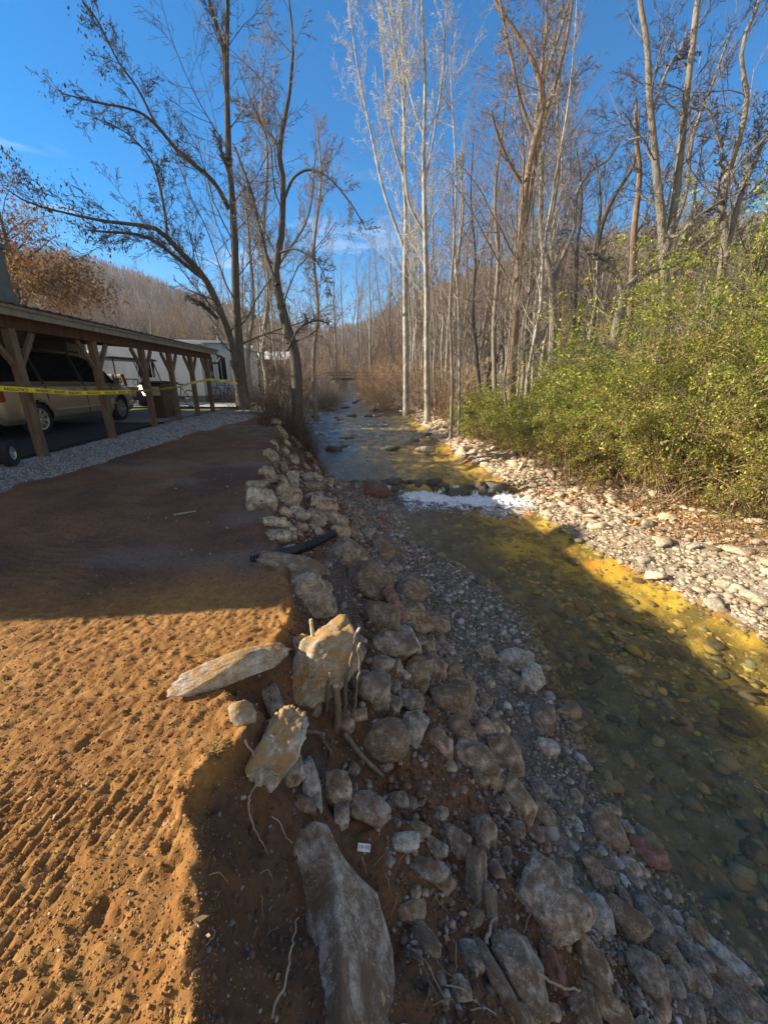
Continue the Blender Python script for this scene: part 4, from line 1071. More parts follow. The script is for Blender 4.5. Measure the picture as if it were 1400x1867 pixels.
# their fronts face the camera's side: rotated so that -Y looks along the drive
home('mobile_home', -13.2, 20.4, R(18), 7.6, 3.4, 2.55, 'white_wall', 'white mobile home with a slatted awning behind the golf cart', [(1.2, 1.7, .8, .9)], awn=True)
home('mobile_home', -10.6, 22.6, R(12), 4.4, 3.2, 2.7, 'blue_wall', 'pale blue mobile home seen between the carport posts above the brown bin', [(.9, 1.75, .5, 1.2), (1.6, 1.75, .45, 1.2), (-1.2, 1.8, .7, .8)], gable=False)
home('mobile_home', -11.3, 27.0, R(8), 4.6, 3.4, 2.3, 'cream_wall', 'cream gabled mobile home beyond the pale blue one', [(.6, 1.6, .6, .6)], gable=True, roofmat='cream_wall')
cpr = home('camper', -9.6, 23.6, R(6), 3.6, 2.4, 2.45, 'white_wall', 'white camper with dark windows and a row of vents behind the last carport posts', [(.9, 1.95, .55, .42), (-.2, 1.95, .8, .22), (-.2, 1.65, .8, .12)], skirt=False)
m = MB()
for k in range(5): m.box((-1.2+k*.6, -.02, .95), (.42, .03, .14))
m.build('vents', M['grey_dark'], cpr)
m = MB(); m.box((0, 1.2, .22), (3.4, 2.0, .26)); m.build('chassis', M['grey_dark'], cpr)
home('mobile_home', -12.6, 34.0, R(5), 9.0, 3.6, 2.3, 'cream_wall', 'cream and white mobile home behind the twin trunk tree', [(1.5, 1.6, .7, .6), (3.2, 1.6, .7, .6)], gable=True, roofmat='white_wall')
home('mobile_home', -18.0, 46.0, R(5), 14.0, 3.6, 2.3, 'white_wall', 'farthest white mobile home half hidden by bare brush', [(1.5, 1.6, .7, .6), (4.2, 1.6, .7, .6)], gable=True, roofmat='white_wall')

# ------------------------------------------------------------------ van
def wheel(name, parent, x, y, r, w, rimr, spokes=9, side=1, rimmat='chrome'):
    rot = Matrix.Translation((x, y, r)) @ Matrix.Rotation(side*math.pi/2, 4, 'Y')
    m = MB(); m.lathe([(rimr, -w/2), (r*.93, -w/2), (r, -w/2+.03), (r, w/2-.03), (r*.93, w/2), (rimr, w/2), (rimr*.98, w/2-.05), (rimr*.98, -w/2)], rot, 36)
    ty = m.build('wheel', M['rubber'], parent, True)
    m = MB(); m.lathe([(.001, w/2-.04), (rimr*.25, w/2-.025), (rimr*.25, w/2-.05), (.002, w/2-.09)], rot, 24)
    m.lathe([(rimr*.86, w/2-.05), (rimr*.88, w/2-.01), (rimr*.99, w/2-.005), (rimr, w/2-.06)], rot, 36)
    for k in range(spokes):
        a = 2*math.pi*k/spokes; c_, s_ = math.cos(a), math.sin(a)
        pr = [(rimr*.2, -.028), (rimr*.9, -.040), (rimr*.9, .040), (rimr*.2, .028)]
        m.poly([rot @ Vector((u*c_-v*s_, u*s_+v*c_, w/2-.045)) for u, v in pr], (rot.to_3x3() @ Vector((0, 0, .025))))
    m.build('rim', M[rimmat], ty)
    m = MB(); m.lathe([(.001, w/2-.11), (rimr*.97, w/2-.11), (rimr*.97, w/2-.13)], rot, 24); m.build('brake_shadow_plate', M['black'], ty)
    return ty
def make_van():
    """side view profile in (y along the van, z up), front towards +y; x is half width"""
    root = empty('minivan', (0, 0, 0), 0, 'beige minivan with dark tinted windows parked under the carport', 'van')
    L_ = 5.1
    # stations along y: (y, floor z, belt z, roof z, half width at belt, half width at roof)
    st = [(-2.55, .52, 1.00, 1.06, .80, .74), (-2.50, .30, 1.05, 1.50, .93, .70), (-2.40, .27, 1.06, 1.70, .97, .72), (-1.9, .26, 1.06, 1.755, .985, .74), (-1.0, .25, 1.05, 1.765, .99, .75), (0, .25, 1.03, 1.76, .99, .75),
          (.55, .25, 1.02, 1.725, .99, .74), (1.0, .25, 1.01, 1.60, .99, .73), (1.4, .25, 1.00, 1.36, .985, .74), (1.72, .26, .99, 1.08, .975, .77), (2.05, .27, .90, .97, .95, .80), (2.35, .30, .78, .86, .88, .78), (2.52, .36, .62, .70, .74, .68), (2.56, .45, .55, .58, .6, .56)]
    ring = []
    for (y, z0, zb, zr, wb, wr) in st:
        pts = [(wb*.90, z0), (wb*.985, z0+.10), (wb, z0+.24), (wb*1.0, (z0+zb)/2+.08), (wb*.985, zb-.05), (wb*.955, zb)]
        h = zr-zb
        pts += [(wb*.955+(wr-wb*.955)*t, zb+h*u) for t, u in ((.25, .28), (.62, .66), (.90, .90))]
        pts += [(wr*.90, zr-.015*min(1, h*3)), (wr*.6, zr+.02), (0, zr+.03)]
        ring.append([Vector((px, y, pz)) for px, pz in pts])
    yfine = np.linspace(st[0][0], st[-1][0], 150)
    S = np.array([[list(v) for v in r_] for r_ in ring]); yy0 = np.array([s_[0] for s_ in st])
    out = np.zeros((150, S.shape[1], 3))
    for k in range(S.shape[1]):
        for c_ in (0, 2): out[:, k, c_] = np.interp(yfine, yy0, S[:, k, c_])
        out[:, k, 1] = yfine
    ker = np.array([1, 2, 3, 2, 1])/9.
    for k in range(S.shape[1]):
        for c_ in (0, 2):
            p_ = np.pad(out[:, k, c_], 2, 'edge'); out[:, k, c_] = np.convolve(p_, ker, 'valid')
    # subdivide around the section
    nk = S.shape[1]
    # wheel arches: push the lower body up round the wheels
    wy = (-1.62, 1.46); ar = .40
    out2 = []
    for a_ in range(nk-1):
        for t_ in np.linspace(0, 1, 5)[:-1]: out2.append(out[:, a_]*(1-t_)+out[:, a_+1]*t_)
    out2.append(out[:, -1]); O = np.stack(out2, 1)
    body_keep = np.ones((149, O.shape[1]-1), bool)
    for w_ in wy:
        dd = np.sqrt((O[..., 1]-w_)**2+(O[..., 2]-.34)**2)
        inside = (dd < ar)
        f = (inside[:-1, :-1] & inside[1:, :-1] & inside[:-1, 1:] & inside[1:, 1:]); body_keep &= ~f
        # snap the ring of vertices just outside to the arc and flare it
        fl = np.exp(-((dd-ar-.03)/.05)**2)*.03*(O[..., 2] < .95); O[..., 0] += fl
    # glass: region above the belt, below the roof rail
    nr = O.shape[1]; ksec = np.arange(nr-1)
    iy = (yfine[:-1]+yfine[1:])/2
    zc = (O[:-1, :-1, 2]+O[1:, 1:, 2])/2
    glass = np.zeros_like(body_keep)
    kk0, kk1 = 5*4, 8*4+2
    for a_ in range(149):
        if -2.36 < iy[a_] < 1.50:
            glass[a_, kk0+1:kk1] = True
    ids = np.arange(O.shape[0]*nr).reshape(O.shape[0], nr)
    def faces(mask, mirror):
        q = np.stack([ids[:-1, :-1][mask], ids[1:, :-1][mask], ids[1:, 1:][mask], ids[:-1, 1:][mask]], 1)
        return q[:, ::-1] if mirror else q
    V1 = O.reshape(-1, 3); V2 = V1*np.array([-1, 1, 1]); nv = len(V1)
    def mk(mask, nm, mt, scale=0):
        Fa = np.concatenate([faces(mask, False), faces(mask, True)+nv]); V = np.concatenate([V1, V2])
        if scale: V = V*np.array([1-scale, 1, 1])
        used = np.unique(Fa); mp_ = -np.ones(len(V), int); mp_[used] = np.arange(len(used))
        return link_mesh(nm, np_mesh(nm, V[used], mp_[Fa]), mt, root)
    mk(body_keep & ~glass, 'body', M['paint'])
    mk(glass, 'side_glass', M['glass_dark'], .006)
    for yy in (-1.28, .02, 1.06):
        for s in (-1, 1): m = MB(); m.beam((s*.952, yy, 1.04), (s*.775, yy-.03, 1.70), .03, .05); m.build('window_pillar', M['black'], root)
    m = MB(); m.box((0, 0, .5), (1.5, 4.4, .5)); m.build('underbody', M['black'], root)
    for yy in (-1.28, .02, 1.10):
        for s in (-1, 1): m = MB(); m.box((s*.994, yy, .68), (.012, .012, .66)); m.build('door_seam', M['black'], root)
    for s in (-1, 1): m = MB(); m.box((s*1.0, .05, .50), (.02, 2.35, .035), None, .006); m.build('side_moulding', M['chrome'], root)
    for s in (-1, 1):
        for yy in (-.22, .22):
            m = MB(); m.box((s*1.005, yy, .90), (.03, .20, .035), None, .01); m.build('door_handle', M['chrome'], root)
        m = MB(); m.box((s*1.09, 1.32, 1.10), (.20, .10, .16), None, .03); m.build('mirror', M['paint'], root)
        m = MB(); m.box((s*.92, -2.42, .98), (.12, .12, .50), None, .03); m.build('tail_light', simple_red, root)
        m = MB(); m.box((s*.80, 2.30, .70), (.30, .28, .16), None, .04); m.build('headlight', M['chrome'], root)
    for s in (-1, 1): m = MB(); m.beam((s*.70, -1.9, 1.80), (s*.70, .5, 1.79), .04, .04); m.build('roof_rail', M['black'], root)
    for s in (-1, 1):
        for w_ in wy: wheel('wheel', root, s*.86, w_, .335, .22, .235, 9, s)
    return root
simple_red = simple('red_lamp_lens', (.35, .02, .015), .3, 0, .1, 5)
van = make_van()
van.location = (-8.55, 10.15, .475); van.rotation_euler = (R(1.0), 0, R(4))

# ------------------------------------------------------------------ golf cart
gc = empty('golf_cart', (-10.35, 16.6, .54), R(-20), 'dark golf cart with a tan seat and black canopy parked beyond the van', 'golf cart')
m = MB(); m.poly([(-.58, -1.1, .35), (-.58, 1.15, .35), (-.58, 1.2, .78), (-.58, .75, .92), (-.58, .55, .50), (-.58, .0, .50), (-.58, -.1, .72), (-.58, -1.1, .76)], Vector((1.16, 0, 0))); m.build('body', M['navy'], gc)
m = MB(); m.poly([(-.62, -1.15, 1.86), (-.62, .9, 1.86), (-.62, .8, 1.93), (-.62, -1.05, 1.95)], Vector((1.24, 0, 0))); m.build('canopy', M['black'], gc)
for s in (-1, 1):
    m = MB(); m.cyl((s*.54, -1.0, .74), (s*.54, -.98, 1.87), .022); m.build('canopy_post', M['black'], gc)
    m = MB(); m.cyl((s*.54, 1.05, .85), (s*.54, .72, 1.87), .022); m.build('canopy_post', M['black'], gc)
m = MB(); m.box((0, -.35, .80), (1.06, .5, .12), None, .04); m.build('seat', M['tan_seat'], gc)
for s in (-1, 1):
    m = MB(); m.box((s*.27, -.62, 1.12), (.46, .10, .46), Matrix.Rotation(.15, 3, 'X'), .06); m.build('seat_back', M['tan_seat'], gc)
m = MB(); m.cyl((.5, -.6, .8), (.5, -.6, 1.15), .018); m.cyl((.5, -.6, 1.15), (.5, -.1, 1.15), .018); m.cyl((.5, -.1, 1.15), (.5, -.1, .8), .018); m.build('arm_rail', M['black'], gc)
m = MB(); m.box((0, -1.32, .95), (.9, .36, .34), None, .05); m.build('rear_bag', M['black'], gc)
m = MB(); m.lathe([(.16, -.012), (.18, 0), (.16, .012), (.145, 0)], Matrix.Translation((-.25, .42, 1.05)) @ Matrix.Rotation(.9, 4, 'X'), 20); m.build('steering_wheel', M['black'], gc)
for s in (-1, 1):
    for yy in (-.78, .82): wheel('wheel', gc, s*.52, yy, .25, .18, .14, 6, s)

# ------------------------------------------------------------------ rubbish bin
bn = empty('wheelie_bin', (-7.0, 12.62, .50), R(-10), 'brown wheeled rubbish bin with a yellow and white warning panel between two carport posts', 'bin')
m = MB()
pr = [(-.24, .0), (-.30, .62), (-.32, 1.0), (.32, 1.0), (.30, .62), (.24, .0)]
bmv = m.bm
lo = [bmv.verts.new((sx*.23, sy*.24, .03)) for sx, sy in ((-1, -1), (1, -1), (1, 1), (-1, 1))]
md = [bmv.verts.new((sx*.285, sy*.31, .72)) for sx, sy in ((-1, -1), (1, -1), (1, 1), (-1, 1))]
md2 = [bmv.verts.new((sx*.315, sy*.345, .74)) for sx, sy in ((-1, -1), (1, -1), (1, 1), (-1, 1))]
hi = [bmv.verts.new((sx*.325, sy*.36, 1.0)) for sx, sy in ((-1, -1), (1, -1), (1, 1), (-1, 1))]
bmv.faces.new(lo[::-1])
for a_, b_ in ((lo, md), (md, md2), (md2, hi)):
    for j in range(4): bmv.faces.new((a_[j], a_[(j+1) % 4], b_[(j+1) % 4], b_[j]))
bmv.faces.new(hi)
m.build('body', M['brown_bin'], bn)
m = MB(); m.poly([(-.36, -.40, 1.0), (-.36, .42, 1.0), (-.36, .42, 1.06), (-.36, -.2, 1.10), (-.36, -.40, 1.05)], Vector((.72, 0, 0))); m.build('lid', simple('dark_bin_lid', (.035, .02, .015), .4), bn)
m = MB(); m.cyl((-.25, .46, 1.0), (.25, .46, 1.0), .018); m.build('handle', M['black'], bn)
for s in (-1, 1):
    m = MB(); m.cyl((s*.25, .26, .13), (s*.32, .26, .13), .13, n=24); m.build('wheel', M['rubber'], bn)
m = MB(); m.box((.08, -.352, .80), (.36, .012, .26)); pn = m.build('warning_panel', M['white_tag'], bn)
m = MB()
for k in range(4): m.box((.08, -.3595, .72+k*.05), (.30, .004, .02))
m.build('panel_print', M['yellow'] , pn)

# ------------------------------------------------------------------ caution tape, from post to post
tape_pts = [(-15, 708, 5.9), (62, 712, 6.5), (125, 716.5, 7.5), (200, 715.5, 8.52), (240, 713, 9.6), (276, 711, 10.46), (300, 708, 11.2), (322, 705.5, 12.0), (340, 699, 12.8), (376, 692, 15.0), (392, 693, 15.2), (415, 698, 15.8), (440, 700, 16.3)]
tp3 = [at_y(a_, b_, d_) for a_, b_, d_ in tape_pts]
tp3 = [Vector((p.x+.10, p.y, p.z)) for p in tp3]
tape = empty('caution_tape', tp3[0], 0, 'yellow caution tape strung from post to post along the carport', 'tape')
PP = []
for a_, b_ in zip(tp3[:-1], tp3[1:]):
    for t_ in np.linspace(0, 1, 9)[:-1]: PP.append(a_.lerp(b_, t_)-tape.location)
PP.append(tp3[-1]-tape.location)
TW = .075
hv = []
for k, p in enumerate(PP):
    y_ = p.y+tape.location.y
    tw = .5*math.sin(k*.35)*.25+(1.0 if 9.4 < y_ < 12.2 else 0)*.9
    hv.append((Vector((math.sin(tw)*.9, 0, math.cos(tw)))).normalized()*TW/2)
V = []; F_ = []
for k, (p, h) in enumerate(zip(PP, hv)):
    V += [p+h, p-h]
    if k: F_.append((2*k-2, 2*k-1, 2*k+1, 2*k))
link_mesh('tape_strip', np_mesh('tape_strip', np.array([list(v) for v in V]), np.array(F_), smooth=False), M['yellow'], tape)
dist = [0]
for a_, b_ in zip(PP[:-1], PP[1:]): dist.append(dist[-1]+(b_-a_).length)
def on_tape(s, v):
    k = min(max(np.searchsorted(dist, s)-1, 0), len(PP)-2); t_ = (s-dist[k])/max(dist[k+1]-dist[k], 1e-6)
    p = PP[k].lerp(PP[k+1], t_); h = hv[k].lerp(hv[k+1], t_)
    d = (PP[k+1]-PP[k]).normalized(); n_ = d.cross(h).normalized()
    if n_.dot(cam.location-(p+tape.location)) < 0: n_ = -n_
    return p+h*(v*2)+n_*.004
fc = bpy.data.curves.new('tape_lettering', 'FONT'); fc.body = 'CAUTION'; fc.align_x = 'CENTER'; fc.align_y = 'CENTER'; fc.size = .058; fc.offset = .0012; fc.space_character = 1.1
fo = bpy.data.objects.new('tape_lettering', fc); COL.objects.link(fo)
bpy.context.view_layer.update()
tm = bpy.data.meshes.new_from_object(fo.evaluated_get(bpy.context.evaluated_depsgraph_get()))
bpy.data.objects.remove(fo)
tv = np.array([v.co[:] for v in tm.vertices]); tfs = [tuple(p.vertices) for p in tm.polygons]
wd = tv[:, 0].max()-tv[:, 0].min(); s0 = .25; bl = M['black']
while s0 < dist[-1]-.3:
    vv = [on_tape(s0-tx*1.25, -ty/(TW)) for tx, ty, _ in tv]      # the strip hangs upside down
    me = bpy.data.meshes.new('tape_lettering'); me.from_pydata([list(v) for v in vv], [], tfs); me.update()
    link_mesh('tape_lettering', me, bl, tape)
    s0 += wd*1.25+.12

# ------------------------------------------------------------------ black corrugated drain pipe
pa = [at_z(458, 1022, .0), at_z(500, 1012, .03), at_y(540, 1003, 3.45), at_y(575, 990, 3.60), at_y(612, 971, 3.72)]
def catmull(pts, n):
    P_ = [np.array(p) for p in pts]; P_ = [2*P_[0]-P_[1]]+P_+[2*P_[-1]-P_[-2]]; out = []
    for k in range(1, len(P_)-2):
        for t in np.linspace(0, 1, n, endpoint=False):
            out.append(.5*((2*P_[k])+(-P_[k-1]+P_[k+1])*t+(2*P_[k-1]-5*P_[k]+4*P_[k+1]-P_[k+2])*t*t+(-P_[k-1]+3*P_[k]-3*P_[k+1]+P_[k+2])*t**3))
    out.append(P_[-2]); return np.array(out)
def tube(path, rad, sides=8, caps=True):
    path = np.asarray(path, float); n = len(path); rad = np.broadcast_to(rad, (n,))
    T = np.gradient(path, axis=0); T /= np.linalg.norm(T, axis=1)[:, None]+1e-9
    up = np.array([.31, .12, .94]) if abs(T[0, 2]) < .8 else np.array([1, .1, .05])
    U = np.cross(T, up); U /= np.linalg.norm(U, axis=1)[:, None]; Wv = np.cross(T, U)
    a = np.arange(sides)*2*np.pi/sides
    V = path[:, None]+rad[:, None, None]*(np.cos(a)[None, :, None]*U[:, None]+np.sin(a)[None, :, None]*Wv[:, None])
    i = np.arange(n*sides).reshape(n, sides); j = np.roll(i, -1, 1)
    F = np.stack([i[:-1].ravel(), j[:-1].ravel(), j[1:].ravel(), i[1:].ravel()], 1)
    V = V.reshape(-1, 3)
    if caps:
        c = len(V); V = np.concatenate([V, path[-1:]+T[-1:]*rad[-1]*.3]); e = i[-1]
        F = np.concatenate([F, np.stack([e, np.roll(e, -1), np.full(sides, c), np.full(sides, c)], 1)])
    return V, F
pp = catmull(pa, 60)
rr = .043+.007*np.sin(np.arange(len(pp))*2*np.pi/8)
V, F = tube(pp, rr, 24, False)
V2, F2 = tube(pp, .034, 20, False)
o = link_mesh('drain_pipe', np_mesh('drain_pipe', np.concatenate([V, V2])-pp[0], [F, F2[:, ::-1]+len(V)], smooth=False), M['black'])
o.location = Vector(pp[0]); tag(o, 'black corrugated drain pipe sticking out of the soil over the stone wall', 'pipe')

# ------------------------------------------------------------------ wire mesh in the wall
def wire_mesh():
    top = [at_y(592, 1003, 3.25), at_y(600, 1060, 2.95), at_y(614, 1110, 2.7), at_y(640, 1165, 2.42), at_y(648, 1200, 2.3)]
    rgt = [at_y(614, 998, 3.32), at_y(632, 1050, 3.05), at_y(650, 1100, 2.82), at_y(663, 1160, 2.55), at_y(664, 1200, 2.42)]
    A = catmull(top, 12); B_ = catmull(rgt, 12); n = len(A); Vs = []; Fs = []; off = 0
    def add(path):
        nonlocal off
        V, F = tube(path, .0016, 4, False); Vs.append(V); Fs.append(F+off); off += len(V)
    def S(u, v):
        k = min(int(u*(n-1)), n-2); t = u*(n-1)-k
        p = (A[k]*(1-t)+A[k+1]*t)*(1-v)+(B_[k]*(1-t)+B_[k+1]*t)*v
        return p+np.array([0, -.03, .05])*math.sin(v*math.pi)+.006*np.sin(np.array([u*40, v*9, u*30]))
    for u in np.linspace(0, 1, 46): add([S(u, v) for v in np.linspace(0, 1, 8)])
    for v in np.linspace(0, 1, 9): add([S(u, v) for u in np.linspace(0, 1, 50)])
    o = link_mesh('wire_mesh', np_mesh('wire_mesh', np.concatenate(Vs)-A[0], np.concatenate(Fs)), M['steel']); o.location = Vector(A[0])
    tag(o, 'strip of square wire mesh draped down between the wall stones', 'wire mesh')
wire_mesh()

# ------------------------------------------------------------------ cut branches, roots, sticks
def stick(name, pts, r0, r1, mat, label, cat, lift=.0, sides=8, group=None, tip=None, wob=.0):
    P_ = catmull([list(p) for p in pts], 8); n = len(P_)
    P_ = P_+wob*np.stack([fbm2(np.arange(n)*.5, np.full(n, k*3.1), 2, 7) for k in range(3)], 1)
    rad = np.linspace(r0, r1, n)*(1+.15*fbm2(np.arange(n)*.4, np.zeros(n), 2, 9))
    V, F = tube(P_, rad, sides)
    o = link_mesh(name, np_mesh(name, V-P_[0], F), mat); o.location = Vector(P_[0])
    tag(o, label, cat, group)
    if tip:
        m = MB(); T = Vector(P_[-1]-P_[-2]).normalized(); q = Vector(P_[-1]-P_[0])
        m.cyl(q-T*.002, q+T*tip, r1*1.02, r1*.9, 10); m.build('cut_end', M['cutwood'], o)
    return o
def gp(px, py, lift=.01):
    p = hit(px, py); return p+nrm(p.x, p.y)*lift
b0 = hit(628, 1300)
stick('cut_branch', [at_y(626, 1310, b0.y-.02), at_y(630, 1255, b0.y-.05), at_y(640, 1200, b0.y-.06), at_y(650, 1150, b0.y-.08)], .013, .008, M['stick'], 'tall cut branch standing upright with a fresh pale tip beside the wire mesh', 'branch', tip=.03, wob=.010)
stick('cut_branch', [at_y(640, 1310, b0.y-.05), at_y(650, 1262, b0.y-.09), at_y(655, 1215, b0.y-.10), at_y(652, 1178, b0.y-.12)], .010, .006, M['stick'], 'shorter cut branch leaning against the tall upright one', 'branch', tip=.03, wob=.010)
stick('cut_branch', [at_y(590, 1316, b0.y-.08), at_y(598, 1270, b0.y-.12), at_y(600, 1232, b0.y-.13)], .009, .006, M['stick'], 'short cut branch with a ragged pale end in front of the great leaning boulder', 'branch', tip=.02, wob=.008)
stick('cut_branch', [at_y(571, 1160, 1.93), at_y(567, 1132, 1.95)], .012, .010, M['cutwood'], 'stub of pale cut wood on top of the great leaning boulder', 'branch', tip=.01)
stick('cut_branch', [at_y(612, 1340, b0.y-.12), at_y(616, 1290, b0.y-.12), at_y(612, 1250, b0.y-.1)], .024, .020, M['stick'], 'thick brown log end standing behind the cut branches', 'log', tip=.006)
stick('driftwood', [gp(620, 1345, .05), gp(650, 1385, .05), gp(690, 1422, .05)], .017, .013, M['stick'], 'soil covered log lying down the slope below the cut branches', 'log')
stick('tree_root', [gp(452, 1450), gp(447, 1480, .03), gp(458, 1515, .02), gp(475, 1540), gp(487, 1558)],   .0055, .0015, M['root'], 'long pale bare root curling down the dark soil face', 'root', wob=.005)
stick('tree_root', [gp(440, 1352, .04), gp(462, 1395, .03), gp(460, 1430, .03), gp(452, 1452, .02)], .004, .003, M['root'], 'thin root hanging above the long pale one beside the lumpy stone', 'root', wob=.004)
stick('tree_root', [gp(493, 1490), gp(508, 1508, .02), gp(520, 1530), gp(532, 1543)], .003, .002, M['root'], 'small pale rootlet right of the long curling root', 'root', wob=.004)
stick('dry_stalk', [gp(482, 1867, .02), gp(478, 1820, .10), gp(481, 1780, .12), gp(484, 1745, .14)], .004, .002, M['root'], 'thin dry stalk standing in the dark soil at the bottom left of the great slab', 'stalk', wob=.01)
stick('stick', [gp(922, 1785, .09), gp(965, 1800, .10), gp(1000, 1823, .10), (gp(1035, 1818, .08))], .007, .004, M['root'], 'long pale bent stick lying over the broken plate of rock', 'stick', wob=.012)
stick('stick', [gp(318, 942, .02), gp(358, 935, .02)], .012, .010, M['root'], 'pale split stick lying alone on the shaded dirt', 'stick')
stick('stick', [gp(545, 1330, .05), gp(580, 1352, .05), gp(598, 1385, .03)], .012, .007, M['stick'], 'dark crooked root stub right of the lumpy upright stone', 'root', wob=.02)
stick('stick', [gp(872, 1730, .05), gp(882, 1700, .06), gp(892, 1682, .06)], .010, .003, M['root'], 'ragged splinter of wood standing below the narrow brown stone', 'stick', wob=.01)
rr2 = np.random.RandomState(8)
for k, (a_, b_, c_, d_) in enumerate([(743,1745,792,1835),(760,1750,815,1850),(790,1760,840,1800),(800,1800,852,1830),(772,1790,760,1860),(835,1815,870,1840),(720,1575,718,1612),(960,1670,950,1705),(925,1440,905,1425),(820,1720,826,1780),(780,1840,830,1858),(850,1850,900,1862)]):
    mx_, my_ = (a_+c_)/2+rr2.normal()*6, (b_+d_)/2+rr2.normal()*6
    stick('twig', [gp(a_, b_, .02), gp(mx_, my_, .05), gp(c_, d_, .02)], .003, .0015, M['root' if k % 2 else 'stick'], 'thin dry twig lying on the loose slope at the bottom', 'twig', group='dry twigs on the foreground slope', sides=5, wob=.005)
for k in range(34):
    a_ = rr2.uniform(350, 1000); b_ = 1400+rr2.uniform(0, 450)
    if a_ < 360+max(0, (b_-1400))*.0: continue
    th = rr2.uniform(-1.2, 1.2)+1.2; L_ = rr2.uniform(18, 60); c_ = a_+L_*math.cos(th); d_ = b_+L_*math.sin(th)
    if hit(a_, b_) is None or d_ > 1880: continue
    stick('twig', [gp(a_, b_, .012), gp((a_+c_)/2+rr2.normal()*5, (b_+d_)/2+rr2.normal()*5, .022), gp(c_, d_, .008)], .0020, .0008, M['root' if k % 3 else 'stick'], 'thin dry twig lying on the loose slope at the bottom', 'twig', group='dry twigs on the foreground slope', sides=5, wob=.004)
# small printed tag
tgp = hit(660, 1549)
m = MB(); m.box((0, 0, 0), (.062, .030, .004), None, .001); to = m.build('printed_tag', M['white_tag'], None); to.location = tgp+nrm(tgp.x, tgp.y)*.02
q = Vector((0, 0, 1)).rotation_difference((nrm(tgp.x, tgp.y)+Vector((0, -.4, .3))).normalized()); to.rotation_mode = 'QUATERNION'; to.rotation_quaternion = q
m = MB()
for k, (w_, h_) in enumerate([(.004, .010), (.006, .012), (.003, .006), (.005, .014), (.006, .016)]): m.box((-.022+k*.011, .002, .0032), (w_, h_, .001))
m.build('print_marks', simple('faded_print', (.22, .23, .25), .7), to)
tag(to, 'small white printed tag lying on the soil slope left of the pale oval stone', 'tag')
# tyre at the left edge
ty = empty('hand_cart', (-5.62, 5.75, .32), R(20), 'black rubber wheel with a grey hub at the left edge on the gravel', 'wheel')
wheel('wheel', ty, 0, 0, .20, .10, .10, 5, 1)
m = MB(); m.beam((-.08, 0, .20), (-.10, -.6, .34), .04, .04); m.build('axle_fork', M['black'], ty)
# bicycles by the camper
def bike(x, y, rz, label):
    b = empty('bicycle', (x, y, cA(y)+.07), rz, label, 'bicycle')
    for yy in (-.5, .5):
        m = MB(); m.lathe([(.31, -.02), (.34, 0), (.31, .02), (.30, 0)], Matrix.Translation((0, yy, .34)) @ Matrix.Rotation(math.pi/2, 4, 'Y'), 28)
        w_ = m.build('wheel', M['rubber'], b)
        m = MB()
        for k in range(8):
            a_ = k*math.pi/4; m.cyl((0, yy, .34), (0, yy+.30*math.cos(a_), .34+.30*math.sin(a_)), .003, n=4)
        m.build('spokes', M['steel'], w_)
    m = MB()
    for a_, b_ in (((0, -.5, .34), (0, -.12, .80)), ((0, -.5, .34), (0, -.03, .32)), ((0, -.03, .32), (0, -.14, .86)), ((0, -.03, .32), (0, .36, .74)), ((0, -.12, .78), (0, .36, .80)), ((0, .5, .34), (0, .34, .92))): m.cyl(a_, b_, .018, n=8)
    m.build('frame', M['black'], b)
    m = MB(); m.box((0, -.16, .90), (.12, .24, .05), None, .02); m.build('saddle', M['black'], b)
    m = MB(); m.cyl((-.28, .36, .98), (.28, .36, .98), .014, n=8); m.build('handlebar', M['black'], b)
bike(-8.75, 17.2, R(75), 'black bicycle leaning near the fourth carport post')
bike(-9.0, 22.6, R(80), 'dark bicycle standing against the white camper')
bike(-7.9, 21.2, R(60), 'dark bicycle beyond the carport end by the twin trunk tree')
# footbridge far upstream
fb = empty('footbridge', (-4, 58, 3.0), 0, 'low dark footbridge crossing the creek far upstream', 'bridge')
z0 = at_y(650, 690, 58).z
m = MB(); m.box((0, 0, z0-3-.1), (13, 1.6, .25)); m.build('deck', M['grey_dark'], fb)
m = MB(); m.box((0, -.8, z0-3+.75), (13, .08, .10)); m.box((0, -.8, z0-3+.4), (13, .05, .08))
for k in range(9): m.box((-6.2+k*1.55, -.8, z0-3+.4), (.10, .10, .8))
m.build('railing', M['wood_post'], fb)
for s in (-1, 1):
    m = MB(); m.box((s*5.6, 0, z0-3-1.2), (1.2, 1.6, 2.2)); m.build('abutment', M['concrete'], fb)
# ------------------------------------------------------------------ trees
def tubes(P_, Rd, sides):
    """P_ (M,n,3) paths, Rd (M,n) radii -> vertices, quads"""
    M_, n, _ = P_.shape
    T = np.gradient(P_, axis=1); T /= np.linalg.norm(T, axis=2, keepdims=True)+1e-9
    ref = np.where(np.abs(T[:, :1, 2:3]) < .8, np.array([0., 0., 1.]), np.array([1., 0., 0.]))
    U = np.cross(T, np.broadcast_to(ref, T.shape)); U /= np.linalg.norm(U, axis=2, keepdims=True)+1e-9
    W_ = np.cross(T, U); a = np.arange(sides)*2*np.pi/sides
    V = P_[:, :, None]+Rd[:, :, None, None]*(np.cos(a)[None, None, :, None]*U[:, :, None]+np.sin(a)[None, None, :, None]*W_[:, :, None])
    i = np.arange(M_*n*sides).reshape(M_, n, sides); j = np.roll(i, -1, 2)
    F = np.stack([i[:, :-1].ravel(), j[:, :-1].ravel(), j[:, 1:].ravel(), i[:, 1:].ravel()], 1)
    return V.reshape(-1, 3), F
